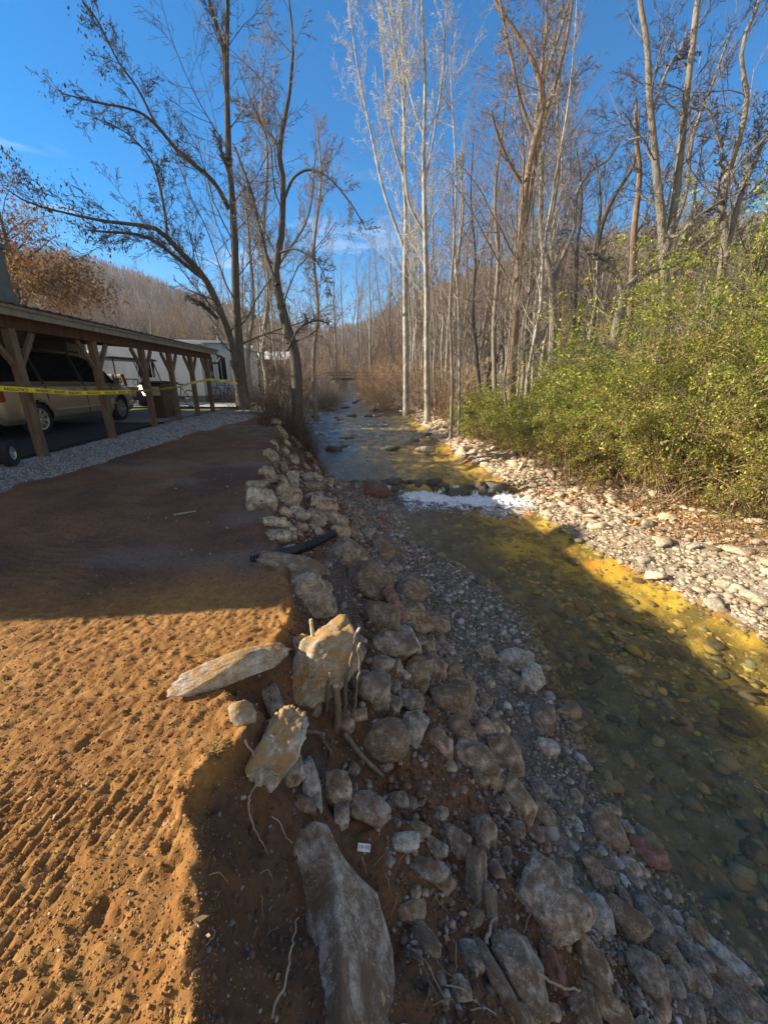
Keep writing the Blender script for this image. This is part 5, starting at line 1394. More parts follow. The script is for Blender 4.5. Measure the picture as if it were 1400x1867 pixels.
def children(rs, P_, Rd, Ln, k, t0, ang, lf, up, wig, n=5, taper=.25, rmin=.0035, rf=.55, tpow=1.0, fall=.55, spread=None):
    M_ = len(P_); m = M_*k
    par = np.repeat(np.arange(M_), k)
    t = t0+(1-t0)*((np.tile(np.arange(k), M_)+rs.uniform(0, 1, m))/k)**tpow
    t = np.minimum(t, .985)
    np_ = P_.shape[1]; f = t*(np_-1); i0 = np.minimum(f.astype(int), np_-2); fr = (f-i0)[:, None]
    A = P_[par, i0]; B = P_[par, i0+1]; p0 = A*(1-fr)+B*fr
    T = B-A; T /= np.linalg.norm(T, axis=1, keepdims=True)+1e-9
    r_ = Rd[par, i0]*(1-fr[:, 0])+Rd[par, i0+1]*fr[:, 0]
    rv = rs.normal(size=(m, 3)); rv -= (rv*T).sum(1, keepdims=True)*T; rv /= np.linalg.norm(rv, axis=1, keepdims=True)+1e-9
    a = np.radians(ang)*rs.uniform(.65, 1.35, m)[:, None]
    d = np.cos(a)*T+np.sin(a)*rv
    L_ = Ln[par]*lf*rs.uniform(.55, 1.25, m)*(1-fall*t)
    pts = [p0]; step = (L_/(n-1))[:, None]
    for q in range(n-1):
        d = d+rs.normal(size=(m, 3))*wig+np.array([0, 0, up])
        d /= np.linalg.norm(d, axis=1, keepdims=True); pts.append(pts[-1]+d*step)
    Pn = np.stack(pts, 1)
    rb = np.maximum(r_*rf*rs.uniform(.7, 1.05, m), rmin)
    Rn = rb[:, None]*np.linspace(1, taper, n)[None]; Rn = np.maximum(Rn, rmin*.6)
    return Pn, Rn, L_
def resample(pts, rad, n):
    pts = np.asarray(pts, float); C_ = catmull(pts, 10)
    rr_ = np.interp(np.linspace(0, 1, len(C_)), np.linspace(0, 1, len(rad)), rad)
    s = np.concatenate([[0], np.cumsum(np.linalg.norm(np.diff(C_, axis=0), axis=1))]); u = np.linspace(0, s[-1], n)
    return np.stack([np.interp(u, s, C_[:, k]) for k in range(3)], 1), np.interp(u, s, rr_), s[-1]
def build_tree(name, base, stems, bark, twig, label, seed, levels, group=None, leafy=None, cat='tree', rmin=.004, wobble=.03):
    """stems: list of (points, radii) in world space.  levels: list of dicts for children()"""
    rs = np.random.RandomState(seed); Vt = []; Ft = []; off = 0
    root = empty(name, base, 0, label, cat, group); bs = np.array(base)
    SP = []; SR = []; SL = []
    NS = 26
    for pts, rad in stems:
        P_, r_, L_ = resample(pts, rad, NS)
        P_ = P_+wobble*np.stack([fbm2(np.arange(NS)*.35+seed, np.full(NS, k*5.3+len(SP)), 3, seed) for k in range(3)], 1)*np.linspace(0, 1, NS)[:, None]**.3*(r_[:1, None]*4+.3)
        r_ = r_*(1+.10*fbm2(np.arange(NS)*.6, np.full(NS, len(SP)), 2, seed+5))
        SP.append(P_); SR.append(r_); SL.append(L_)
        V, F = tube(P_-bs, r_, 12 if r_[0] > .08 else 8)
        c = 1+.10*fbm3(V*np.array([7, 7, 1.2]), 3, seed)[:, None]
        axis = np.repeat(P_-bs, 12 if r_[0] > .08 else 8, 0); axis = np.concatenate([axis, (P_[-1:]-bs)])
        V = axis+(V-axis)*c
        Vt.append(V); Ft.append(F+off); off += len(V)
    P_ = np.stack(SP); Rd = np.stack(SR); Ln = np.array(SL)
    Vl, Fl, Vw, Fw_ = [], [], [], []; ol = ow = 0; tips = None
    for li, lv in enumerate(levels):
        lv = dict(lv)
        P_, Rd, Ln = children(rs, P_, Rd, Ln, rmin=rmin, **lv)
        if lv.get('lf', 1) and li == 0 and 'cap' in lv: pass
        sides = 6 if li == 0 else (4 if li == 1 else 3)
        V, F = tubes(P_-bs, Rd, sides)
        if li == 0: Vl.append(V); Fl.append(F+ol); ol += len(V)
        else: Vw.append(V); Fw_.append(F+ow); ow += len(V)
        tips = P_
    nt_ = sum(len(v) for v in Vt); Vt += Vl; Ft += [f+nt_ for f in Fl]
    link_mesh('trunk', np_mesh('trunk', np.concatenate(Vt), np.concatenate(Ft)), M[bark], root)
    if Vw: link_mesh('crown', np_mesh('crown', np.concatenate(Vw), np.concatenate(Fw_)), M[twig], root)
    if leafy:
        pts = tips.reshape(-1, 3); sel = leafy['sel'](pts); pts = pts[sel]
        if len(pts):
            q = rs.randint(0, len(pts), leafy['n']); c = pts[q]+rs.normal(size=(leafy['n'], 3))*leafy['sp']
            link_mesh('foliage', leaf_mesh(rs, c-bs, leafy['size'], leafy['col'], leafy.get('droop', .6)), M['dry'], root)
    return root
def leaf_mesh(rs, c, size, cols, droop=.0, aspect=.45, up=.0):
    n = len(c); s = size*np.exp(rs.normal(-.05, .38, n)).clip(.45, 2.0)[:, None]
    d = rs.normal(size=(n, 3)); d[:, 2] -= droop*1.5; d /= np.linalg.norm(d, axis=1, keepdims=True)
    e = rs.normal(size=(n, 3)); e -= (e*d).sum(1, keepdims=True)*d
    if up:
        nn_ = np.cross(d, e); fl = np.sign(nn_[:, 2:3]); e = e*fl
        z = np.array([[0, 0, 1.]])*up; e2 = np.cross(z+rs.normal(size=(n, 3))*.5, d); e = e2
    e /= np.linalg.norm(e, axis=1, keepdims=True)+1e-9
    nrm_ = np.cross(d, e)
    V = np.stack([c, c+d*s*.5+e*s*aspect*.5+nrm_*s*.06, c+d*s, c+d*s*.5-e*s*aspect*.5+nrm_*s*.06], 1).reshape(-1, 3)
    F = np.arange(4*n).reshape(n, 4)
    cols = np.array(cols); k = rs.randint(0, len(cols), n); cc = cols[k]*rs.uniform(.7, 1.25, (n, 1))
    return np_mesh('foliage', V, F, np.repeat(cc, 4, 0), smooth=False)
def px_path(pts, y0, dy=0.0, base_hit=False, rs=None):
    """pixel polyline -> world points at depth y0 (drifting by dy over the length)"""
    n = len(pts); out = []
    for k, (a_, b_) in enumerate(pts): out.append(at_y(a_, b_, y0+dy*k/(n-1)))
    return out
def stem(pts, wpx, y0, dy=0.0, ground=False):
    w = [at_y(a_, b_, y0+dy*k/(len(pts)-1)) for k, (a_, b_) in enumerate(pts)]
    if ground:
        z = Hs(w[0].x, w[0].y); w[0] = Vector((w[0].x, w[0].y, z-.15))
    rad = [q*.41*(p.y*math.cos(PITCH)-(p.z-CAM_Z)*math.sin(PITCH))/700 for q, p in zip(wpx, w)]
    return ([list(p) for p in w], rad)
LV_D = [dict(k=14, t0=.26, ang=44, lf=.34, up=.05, wig=.15, n=7, rf=.25), dict(k=8, t0=.12, ang=42, lf=.46, up=.03, wig=.16, n=5, rf=.60), dict(k=6, t0=.12, ang=40, lf=.5, up=.02, wig=.2, n=4, rf=.62), dict(k=3, t0=.15, ang=38, lf=.6, up=.02, wig=.2, n=3, rf=.6)]
LV_T = [dict(k=20, t0=.26, ang=36, lf=.26, up=.07, wig=.10, n=7, rf=.28), dict(k=8, t0=.12, ang=38, lf=.46, up=.05, wig=.12, n=5, rf=.60), dict(k=6, t0=.15, ang=38, lf=.52, up=.03, wig=.18, n=4, rf=.62), dict(k=2, t0=.2, ang=38, lf=.6, up=.03, wig=.18, n=3, rf=.6)]
LV_S = [dict(k=16, t0=.22, ang=45, lf=.22, up=.06, wig=.10, n=6, rf=.36), dict(k=7, t0=.12, ang=40, lf=.5, up=.04, wig=.14, n=4, rf=.62), dict(k=5, t0=.15, ang=40, lf=.55, up=.03, wig=.2, n=3, rf=.6)]
def T_(name, stems, bark, twig, label, seed, lv, **kw):
    return build_tree(name, Vector(stems[0][0][0])+Vector((0, 0, .15)), stems, bark, twig, label, seed, lv, **kw)
# left twin trunk tree: a tall straight stem and a long leaning one that arches over the carport
Y1 = 16.4
seeds = lambda pts: (fbm3(pts*.45, 2, 3) > .18)
T_('bare_tree', [
  stem([(446,752),(438,680),(431,560),(428,450),(425,380),(418,280),(413,160),(413,60),(417,-60),(420,-200)], [34,26,18,16,14,13,12,10,8,4], Y1, .8, True),
  stem([(444,735),(420,620),(395,550),(372,505),(340,470),(305,432),(280,416),(225,408),(140,392),(60,372),(5,340)], [24,18,15,13,12,11,9,7,5,4,2], Y1, -4.2),
  stem([(372,508),(335,480),(300,452),(262,430),(215,424),(160,420)], [10,9,8,6,5,3], Y1, -3),
  stem([(305,432),(300,380),(280,300),(240,250),(190,220)], [7,6,4,3,2], Y1-1.2, -2),
  stem([(418,382),(392,335),(345,292),(320,270),(285,228),(250,203),(185,188),(110,170)], [11,10,9,8,7,5,4,2], Y1+.4, -2.5),
  stem([(285,228),(250,160),(215,110),(180,40),(150,0),(120,-60)], [6,5,4,4,3,2], Y1-.6, -1),
  stem([(411,112),(400,60),(384,10),(370,-60)], [10,9,7,4], Y1+.6, -.5),
  stem([(420,325),(408,290),(400,262),(388,240)], [7,6,5,3], Y1+.4, -.3),
  stem([(398,582),(370,556),(340,540)], [9,8,6], Y1-.2, -.6)],
  'bark_dark', 'twig_dark', 'tall bare twin trunk tree at the carport end with a long limb arching left', 11,
  [dict(k=20, t0=.16, ang=44, lf=.33, up=.06, wig=.13, n=7, rf=.23), dict(k=9, t0=.12, ang=40, lf=.46, up=.03, wig=.15, n=5, rf=.60), dict(k=6, t0=.12, ang=38, lf=.5, up=.0, wig=.2, n=4, rf=.62), dict(k=2, t0=.2, ang=38, lf=.6, up=0, wig=.2, n=3, rf=.6)],
  leafy=dict(sel=lambda p: (p[:, 0] < -6.8) & (p[:, 2] > 4.5) & (fbm3(p*.8, 3, 3)+.06*(-8-p[:, 0]) > .16), n=1700, sp=.18, size=.075, col=[(.05, .032, .02), (.09, .055, .03)], droop=1.5), rmin=.0075)
T_('bare_tree', [
  stem([(540,790),(542,700),(536,640),(518,575),(503,500),(514,420),(516,330),(509,270),(524,200),(533,130),(530,40),(520,-40)], [28,24,21,19,16,14,12,10,9,7,5,3], 15.0, .6, True),
  stem([(506,520),(490,480),(475,420),(458,350),(440,300),(425,262)], [10,9,8,7,6,3], 15.0, 1.5),
  stem([(518,365),(535,325),(565,310),(600,325),(640,372),(668,420)], [6,6,5,4,3,2], 15.2, -1.0),
  stem([(512,460),(540,455),(580,480),(605,540)], [5,4,3,2], 15.0, -1.0),
  stem([(510,270),(480,230),(450,200),(430,190)], [7,5,4,3], 15.2, 1),
  stem([(524,640),(545,600),(575,585),(600,590)], [6,5,4,2], 14.9, -.6)],
  'bark_dark', 'twig_grey', 'crooked bare tree with leaning trunk on the left bank beside the upper pool', 12,
  LV_D, rmin=.0075)
# pale sycamores on the far bank upstream
T_('sycamore', [stem([(779,770),(778,640),(777,520),(774,400),(772,280),(775,150),(771,50),(768,-60),(772,-200)], [14,12,11,10,9,7,6,5,2], 27, 0, True),
  stem([(776,430),(745,370),(738,300),(736,200),(720,90),(705,0),(695,-90)], [6,6,5,5,4,3,2], 27, 1.0),
  stem([(775,330),(790,250),(805,150),(812,40),(818,-60)], [5,4,4,3,2], 27, -1.0),
  stem([(773,250),(750,180),(725,60),(700,-40)], [5,4,3,2], 27, .6)],
  'bark_pale', 'twig_pale', 'tall white barked sycamore with the palest straight trunk on the far bank', 21, LV_T, rmin=.009)
T_('sycamore', [stem([(741,728),(740,620),(738,500),(740,400),(735,300),(737,180),(733,60),(730,-80)], [15,12,11,9,8,6,5,2], 33, 0, True),
  stem([(739,460),(700,350),(680,260),(655,140),(640,40),(628,-40)], [7,6,5,4,3,2], 33, 2.0),
  stem([(738,330),(712,240),(700,120),(690,0),(688,-80)], [6,5,4,3,2], 33, -1.0)],
  'bark_pale', 'twig_pale', 'white branched sycamore left of the palest straight one, forking wide to the left', 22, LV_T, rmin=.010)
T_('bare_tree', [stem([(836,790),(838,700),(836,560),(828,440),(832,330),(826,220),(820,100)], [8,7,6,5,4,3,2], 20.5, 0, True)], 'bark_pale', 'twig_grey', 'slender pale sapling right of the sycamores at the stone edge', 23, LV_S, rmin=.0075)
T_('bare_tree', [stem([(822,796),(824,690),(820,560),(828,430),(822,300)], [8,7,6,4,2], 19.8, 0, True)], 'bark_grey', 'twig_grey', 'slender grey sapling just left of the pale sapling', 24, LV_S, rmin=.0075)
T_('bare_tree', [stem([(882,735),(868,640),(862,560),(866,470),(858,370),(862,260)], [9,8,7,6,4,2], 24, 0, True)], 'bark_dark', 'twig_brown', 'thin dark tree curving left behind the saplings', 25, LV_S, rmin=.008)
T_('bare_tree', [
  stem([(926,800),(930,700),(936,600),(942,520),(950,430),(958,340),(975,250),(990,200),(975,120),(940,60),(900,0),(880,-60)], [24,22,20,18,16,14,14,12,10,8,7,4], 19.5, .5, True),
  stem([(945,490),(958,400),(972,310),(988,230),(1010,160),(1035,60),(1050,-60)], [12,12,11,10,9,7,4], 19.7, 1.2),
  stem([(975,255),(950,190),(935,120),(918,40),(905,-40)], [8,8,7,6,3], 20, -.6),
  stem([(990,232),(985,150),(995,60),(1000,-50)], [9,8,6,3], 20, .4),
  stem([(958,345),(925,290),(905,240),(895,200)], [7,6,5,3], 19.8, -1)],
  'bark_brown', 'twig_grey', 'stout brown barked tree rising from the shrubs with a high forked crown', 26,
  LV_D, rmin=.008)
T_('bare_tree', [stem([(1008,700),(1008,600),(1006,510),(992,462),(985,400),(988,300),(978,200),(1020,60),(1050,-40)], [18,17,15,13,11,10,9,7,4], 22, 0, True),
  stem([(1007,520),(1025,470),(1045,420),(1052,350),(1080,310),(1110,290),(1140,240)], [10,9,8,7,6,5,3], 22, 1),
  stem([(990,450),(1008,380),(1018,300),(1016,200),(1024,90),(1040,0)], [8,7,7,6,5,3], 22, -.6)],
  'bark_grey', 'twig_grey', 'grey tree forking low into a wide V right of the stout brown one', 27, LV_D, rmin=.008)
T_('bare_tree', [stem([(1042,640),(1060,560),(1080,480),(1100,400),(1130,340),(1155,300),(1165,200)], [13,12,11,10,8,6,3], 24, 0, True),
  stem([(1040,640),(1048,540),(1052,450),(1060,360),(1050,270)], [9,8,7,5,3], 24, .7)],
  'bark_dark', 'twig_dark', 'dark tree leaning right between the grey V tree and the arched trunks', 28, LV_D, rmin=.008)
T_('bare_tree', [stem([(1112,640),(1124,590),(1140,535),(1165,505),(1210,488),(1250,472),(1300,430),(1345,370),(1390,350)], [22,20,18,16,13,11,8,6,3], 15.5, 2, True),
  stem([(1136,545),(1125,505),(1105,475),(1080,462),(1068,462)], [11,10,8,6,4], 15.7, 0)],
  'bark_grey', 'twig_dark', 'low arched tree bowing right in a long curve above the thicket', 29, LV_D, rmin=.008)
T_('bare_tree', [stem([(1138,640),(1145,590),(1152,520),(1155,430),(1165,320),(1158,230),(1160,180)], [16,15,14,13,11,8,5], 16.5, 0, True)], 'bark_brown', 'twig_brown', 'straight reddish brown snag with torn bark left of the big twin trunks', 30, [dict(k=7, t0=.3, ang=48, lf=.2, up=.05, wig=.15, n=6, rf=.35)]+LV_D[1:], rmin=.008)
T_('bare_tree', [stem([(1222,610),(1212,540),(1207,470),(1206,400),(1196,310),(1186,200),(1180,90),(1165,0),(1158,-60)], [20,19,18,17,15,14,12,10,7], 15, .4, True),
  stem([(1210,470),(1228,380),(1240,280),(1250,180),(1262,80),(1272,0),(1280,-80)], [16,16,15,14,13,12,9], 15, .9),
  stem([(1190,200),(1215,130),(1240,90),(1250,60)], [7,6,5,3], 15.2, 1.5),
  stem([(1212,430),(1235,430),(1265,400),(1300,375),(1345,350)], [7,7,6,5,3], 15, -1)],
  'bark_grey', 'twig_dark', 'biggest twin trunk tree on the right with two thick stems rising out of frame', 31,
  LV_D, rmin=.0075)
T_('bare_tree', [stem([(1180,600),(1195,520),(1220,440),(1250,350),(1262,250),(1300,150),(1330,60)], [11,10,9,8,7,5,3], 17.5, 1, True)], 'bark_grey', 'twig_grey', 'thin pale tree slanting up right behind the biggest twin trunks', 32, LV_S, rmin=.008)
T_('bare_tree', [stem([(1320,560),(1318,470),(1315,400),(1322,330),(1345,260),(1360,180),(1350,90),(1385,0),(1400,-60)], [18,17,15,13,12,10,8,6,4], 14.2, .6, True),
  stem([(1322,470),(1335,410),(1352,350),(1385,270),(1420,180)], [12,11,10,8,5], 14.2, .6),
  stem([(1318,372),(1308,340),(1318,310),(1308,295)], [7,7,6,5], 14.3, -.4),
  stem([(1345,345),(1310,260),(1290,200),(1270,180)], [5,4,3,2], 14.3, .4)],
  'bark_grey', 'twig_dark', 'grey knotted tree wrapped in vines near the right edge of the frame', 33, LV_D, rmin=.0075)
T_('bare_tree', [stem([(1372,560),(1375,490),(1392,440),(1410,380),(1425,300)], [18,17,15,12,9], 13.6, 0, True)], 'bark_dark', 'twig_dark', 'dark trunk cut by the right edge of the frame above the thicket', 34, LV_D, rmin=.0075)
T_('bare_tree', [stem([(905,715),(900,600),(908,480),(902,360),(915,240),(925,150)], [11,10,9,7,5,3], 26, 0, True)], 'bark_grey', 'twig_brown', 'narrow grey tree close behind the stout brown one', 35, LV_T, rmin=.009)
T_('bare_tree', [stem([(965,720),(960,620),(970,520),(955,420),(968,300),(955,200)], [12,11,10,8,6,3], 27, 0, True)], 'bark_brown', 'twig_brown', 'brown tree standing between the stout brown one and the grey V tree', 36, LV_T, rmin=.009)
T_('bare_tree', [stem([(1070,660),(1085,560),(1082,470),(1095,380),(1085,280)], [8,8,7,5,3], 21, 0, True)], 'bark_dark', 'twig_dark', 'thin dark pole tree just left of the arched trunk', 37, LV_S, rmin=.008)
T_('bare_tree', [stem([(482,745),(478,640),(490,540),(480,430),(488,300),(478,180),(486,80)], [11,10,9,8,6,4,2], 24, 0, True),stem([(480,600),(500,500),(560,400),(575,280)], [7,6,5,3], 24, 1)], 'bark_grey', 'twig_grey', 'tall thin grey tree behind the crooked left bank tree', 38, LV_T, rmin=.009)
T_('bare_tree', [stem([(465,740),(452,660),(462,560),(455,440),(445,330)], [10,9,8,6,3], 21, 0, True)], 'bark_grey', 'twig_grey', 'slim grey tree right behind the tall twin trunk tree', 39, LV_T, rmin=.009)
T_('bare_tree', [stem([(575,740),(572,660),(580,560),(572,460),(585,330),(578,230)], [10,9,8,7,5,3], 30, 0, True)], 'bark_grey', 'twig_brown', 'thin bare tree at the left water edge upstream', 40, LV_T, rmin=.009)
T_('bare_tree', [stem([(483,755),(486,700),(478,650),(484,600)], [7,6,5,3], 17.5, 0, True)], 'bark_pale', 'twig_grey', 'short pale trunk between the two big left trees', 41, LV_S, rmin=.0075)

# copper leaved tree at the far left, beyond the roof
def copper():
    b = at_y(40, 690, 22); b.z = cA(22); t0_ = at_y(15, 420, 22)
    st = [([list(b), list(b.lerp(t0_, .4)), list(b.lerp(t0_, .8)), list(t0_+Vector((-.2, 0, .8)))], [.24, .18, .12, .05]),
          ([list(b.lerp(t0_, .5)), list(b.lerp(t0_, .7)+Vector((1.2, -.2, 0))), list(t0_+Vector((3.4, -.5, -2.2)))], [.12, .09, .03]),
          ([list(b.lerp(t0_, .5)), list(b.lerp(t0_, .9)+Vector((-1.8, .3, 0))), list(t0_+Vector((-3.4, .5, .8)))], [.12, .09, .03])]
    build_tree('oak_tree', b, st, 'bark_dark', 'twig_brown', 'tree still holding copper and golden leaves above the left end of the roof', 51,
      [dict(k=16, t0=.30, ang=55, lf=.56, up=.03, wig=.12, n=6, rf=.5), dict(k=8, t0=.1, ang=45, lf=.45, up=.02, wig=.16, n=5, rf=.5), dict(k=5, t0=.1, ang=42, lf=.5, up=0, wig=.2, n=4, rf=.62)],
      leafy=dict(sel=lambda p: fbm3(p*.6, 2, 9) > -.42, n=15000, sp=.38, size=.13, col=[(.27, .12, .04), (.34, .18, .06), (.20, .09, .035), (.38, .25, .09)], droop=.6), rmin=.008)
copper()

# ------------------------------------------------------------------ middle distance wood: built once per kind, then copied
def proto(seed, h, bark, twig, n_st=1, lv=None, label='', rmin=.010, slim=1.0):
    rs = np.random.RandomState(seed); st = []
    for s in range(n_st):
        a = rs.uniform(0, 6.28); ln = rs.uniform(.04, .22)*h*(.3+s*.6); pts = [[0, 0, -.3]]
        for k in range(1, 7):
            t = k/6; pts.append([math.cos(a)*ln*t+rs.normal()*.12, math.sin(a)*ln*t+rs.normal()*.12, h*t*rs.uniform(.97, 1.03)*(1 if s == 0 else .85)])
        r0 = h*.010*slim*(1 if s == 0 else .7)
        st.append((pts, [r0*1.3, r0, r0*.85, r0*.7, r0*.5, r0*.3, r0*.1]))
    return build_tree('bare_tree', (0, 0, 0), st, bark, twig, label, seed, lv or LV_M, rmin=rmin, wobble=.05)
LV_M = [dict(k=17, t0=.22, ang=42, lf=.30, up=.07, wig=.11, n=6, rf=.42), dict(k=7, t0=.12, ang=40, lf=.48, up=.05, wig=.15, n=4, rf=.62), dict(k=5, t0=.15, ang=38, lf=.55, up=.03, wig=.2, n=3, rf=.6)]
protos = [proto(61, 15, 'bark_grey', 'twig_grey', 1), proto(62, 13, 'bark_brown', 'twig_brown', 2), proto(63, 17, 'bark_grey', 'twig_brown', 2), proto(64, 11, 'bark_dark', 'twig_grey', 3)]
used = [False]*len(protos)
rs = np.random.RandomState(77)
def place(x, y, kind, sc, lab, grp):
    o = protos[kind]
    if used[kind]: o = copy_tree(o)
    used[kind] = True
    o.location = (x, y, Hs(x, y)-.1); o.rotation_euler = (0, 0, rs.uniform(0, 6.28)); o.scale = (sc, sc, sc*rs.uniform(.9, 1.1))
    o['label'] = lab; o['group'] = grp
spots = []
def scatter_trees(n, fx0, fx1, y0, y1, kinds, smin, smax, lab, grp, dmin=2.0):
    k = 0; tr = 0
    while k < n and tr < 4000:
        tr += 1
        y_ = rs.uniform(y0, y1); x_ = rs.uniform(fx0(y_), fx1(y_))
        if any((x_-a_)**2+(y_-b_)**2 < dmin**2 for a_, b_ in spots): continue
        spots.append((x_, y_)); place(x_, y_, kinds[rs.randint(len(kinds))], rs.uniform(smin, smax), lab, grp); k += 1
scatter_trees(62, lambda y: cWR(min(y, 60))+2.5+.03*y, lambda y: 8+y*.95, 22, 66, [0, 1, 2, 2, 1, 3, 3], .50, .95, 'bare winter tree in the wood behind the thicket on the right bank', 'bare trees in the right bank wood', 1.9)
scatter_trees(26, lambda y: cWL(min(y, 60))-9-.1*y, lambda y: cWL(min(y, 60))-2.0, 26, 72, [0, 1, 3, 3], .45, .75, 'bare winter tree lining the left bank upstream', 'bare trees lining the left bank upstream', 2.0)
scatter_trees(40, lambda y: -.25*y, lambda y: .30*y, 62, 105, [0, 1, 2], .8, 1.35, 'bare winter tree across the valley behind the footbridge', 'bare trees beyond the footbridge', 3.0)
scatter_trees(34, lambda y: -1.0*y, lambda y: -.33*y, 44, 85, [0, 1, 2, 3], .55, .85, 'bare winter tree on the slope behind the mobile homes', 'bare trees behind the mobile homes', 3.0)
protos.append(proto(67, 17, 'bark_pale', 'twig_grey', 1, [dict(k=22, t0=.2, ang=38, lf=.17, up=.08, wig=.10, n=6, rf=.4), dict(k=7, t0=.12, ang=38, lf=.5, up=.05, wig=.14, n=4, rf=.62), dict(k=5, t0=.12, ang=38, lf=.55, up=.03, wig=.2, n=3, rf=.6)], slim=.55)); used.append(False)
protos.append(proto(68, 14, 'bark_grey', 'twig_grey', 2, [dict(k=18, t0=.2, ang=40, lf=.2, up=.08, wig=.12, n=6, rf=.4), dict(k=7, t0=.12, ang=38, lf=.5, up=.05, wig=.14, n=4, rf=.62), dict(k=5, t0=.12, ang=38, lf=.55, up=.03, wig=.2, n=3, rf=.6)], slim=.6)); used.append(False)
scatter_trees(52, lambda y: cWR(min(y, 60))+1.2, lambda y: 3+y*.72, 17.5, 50, [4, 4, 5], .55, 1.0, 'slender grey winter tree among the trees of the right bank', 'slender trees on the right bank', 1.2)
scatter_trees(16, lambda y: cWL(min(y, 60))-6, lambda y: cWL(min(y, 60))-1.2, 20, 50, [4, 5], .45, .8, 'slender grey winter tree on the left bank upstream', 'slender trees on the left bank upstream', 1.2)
scatter_trees(16, lambda y: 2.5, lambda y: 6+y*.35, 38, 60, [2, 0, 2], 1.15, 1.6, 'tall bare tree with a wide twiggy crown behind the sycamores', 'tall trees behind the sycamores', 2.5)
# bare thickets of suckers and brush over the water's edges
def brush(seed, n, h, spread, twig, k1=6, k2=4):
    rs = np.random.RandomState(seed); P_ = []; Rd = []
    d = rs.normal(size=(n, 3))*.45; d[:, 2] = np.abs(d[:, 2])*.3+1; d /= np.linalg.norm(d, axis=1, keepdims=True)
    p = np.stack([rs.normal(size=n)*spread, rs.normal(size=n)*spread, np.zeros(n)-.1], 1); pts = [p]; L_ = h*rs.uniform(.5, 1.1, n)
    for q in range(6):
        d = d+rs.normal(size=(n, 3))*.12+np.array([0, 0, -.03*q]); d /= np.linalg.norm(d, axis=1, keepdims=True); pts.append(pts[-1]+d*(L_/6)[:, None])
    P_ = np.stack(pts, 1); Rd = np.linspace(1, .3, 7)[None]*rs.uniform(.014, .032, n)[:, None]
    V1_, F1_ = tubes(P_, Rd, 4); a = children(rs, P_, Rd, L_, k1, .15, 42, .45, .02, .16, n=5, rmin=.014); V2_, F2_ = tubes(a[0], a[1], 3)
    b = children(rs, a[0], a[1], a[2], k2, .15, 42, .5, .0, .2, n=3, rmin=.012); V3_, F3_ = tubes(b[0], b[1], 3)
    root = empty('bare_bush', (0, 0, 0), 0, '', 'bush')
    link_mesh('branches', np_mesh('branches', np.concatenate([V1_, V2_, V3_]), np.concatenate([F1_, F2_+len(V1_), F3_+len(V1_)+len(V2_)])), M[twig], root); return root
bp_ = [brush(71, 22, 3.6, .5, 'cane', 5, 3), brush(72, 20, 3.0, .45, 'twig_grey', 5, 3), brush(73, 24, 4.4, .6, 'twig_brown', 5, 3), brush(74, 16, 2.0, .35, 'twig_dark', 5, 3)]
bu = [False]*4
def place_bush(x, y, kind, sc, lab, grp):
    o = bp_[kind]
    if bu[kind]: o = copy_tree(o)
    bu[kind] = True
    o.location = (x, y, Hs(x, y)-.05); o.rotation_euler = (0, 0, rs.uniform(0, 6.28)); o.scale = (sc, sc, sc*rs.uniform(.85, 1.15)); o['label'] = lab; o['group'] = grp
for k in range(24):
    y_ = rs.uniform(24, 58); place_bush(cWR(y_)+rs.uniform(.6, 4.0), y_, [0, 2, 0, 1][k % 4], rs.uniform(.7, 1.15), 'bare brown bush leaning over the right water edge upstream', 'bare bushes on the right edge upstream')
for k in range(24):
    y_ = rs.uniform(20, 58); place_bush(cWL(y_)-rs.uniform(.5, 3.5), y_, [0, 1, 2, 3][k % 4], rs.uniform(.6, 1.0), 'bare bush on the left bank upstream', 'bare bushes on the left bank upstream')
for k in range(16):
    y_ = rs.uniform(12.6, 19); place_bush(cE(y_)+rs.uniform(-.9, .9), y_, [3, 3, 1][k % 3], rs.uniform(.35, .7), 'low dark bramble at the foot of the left trees', 'low brambles at the foot of the left trees')
for k in range(44):
    y_ = rs.uniform(38, 57.5); s_ = -1 if k % 2 else 1; place_bush((cWR(y_)-rs.uniform(0, 2)) if s_ > 0 else cWL(y_)+rs.uniform(0, 2), y_, [0, 1, 2, 1][k % 4], rs.uniform(.7, 1.1), 'bare bush hanging over the narrowing creek before the footbridge', 'bare bushes over the narrowing creek')
for k in range(20):
    y_ = rs.uniform(60, 75); place_bush(rs.uniform(-12, 6), y_, [0, 1, 2, 0][k % 4], rs.uniform(1.2, 2.0), 'bare bush closing the view beyond the footbridge', 'bare bushes beyond the footbridge')

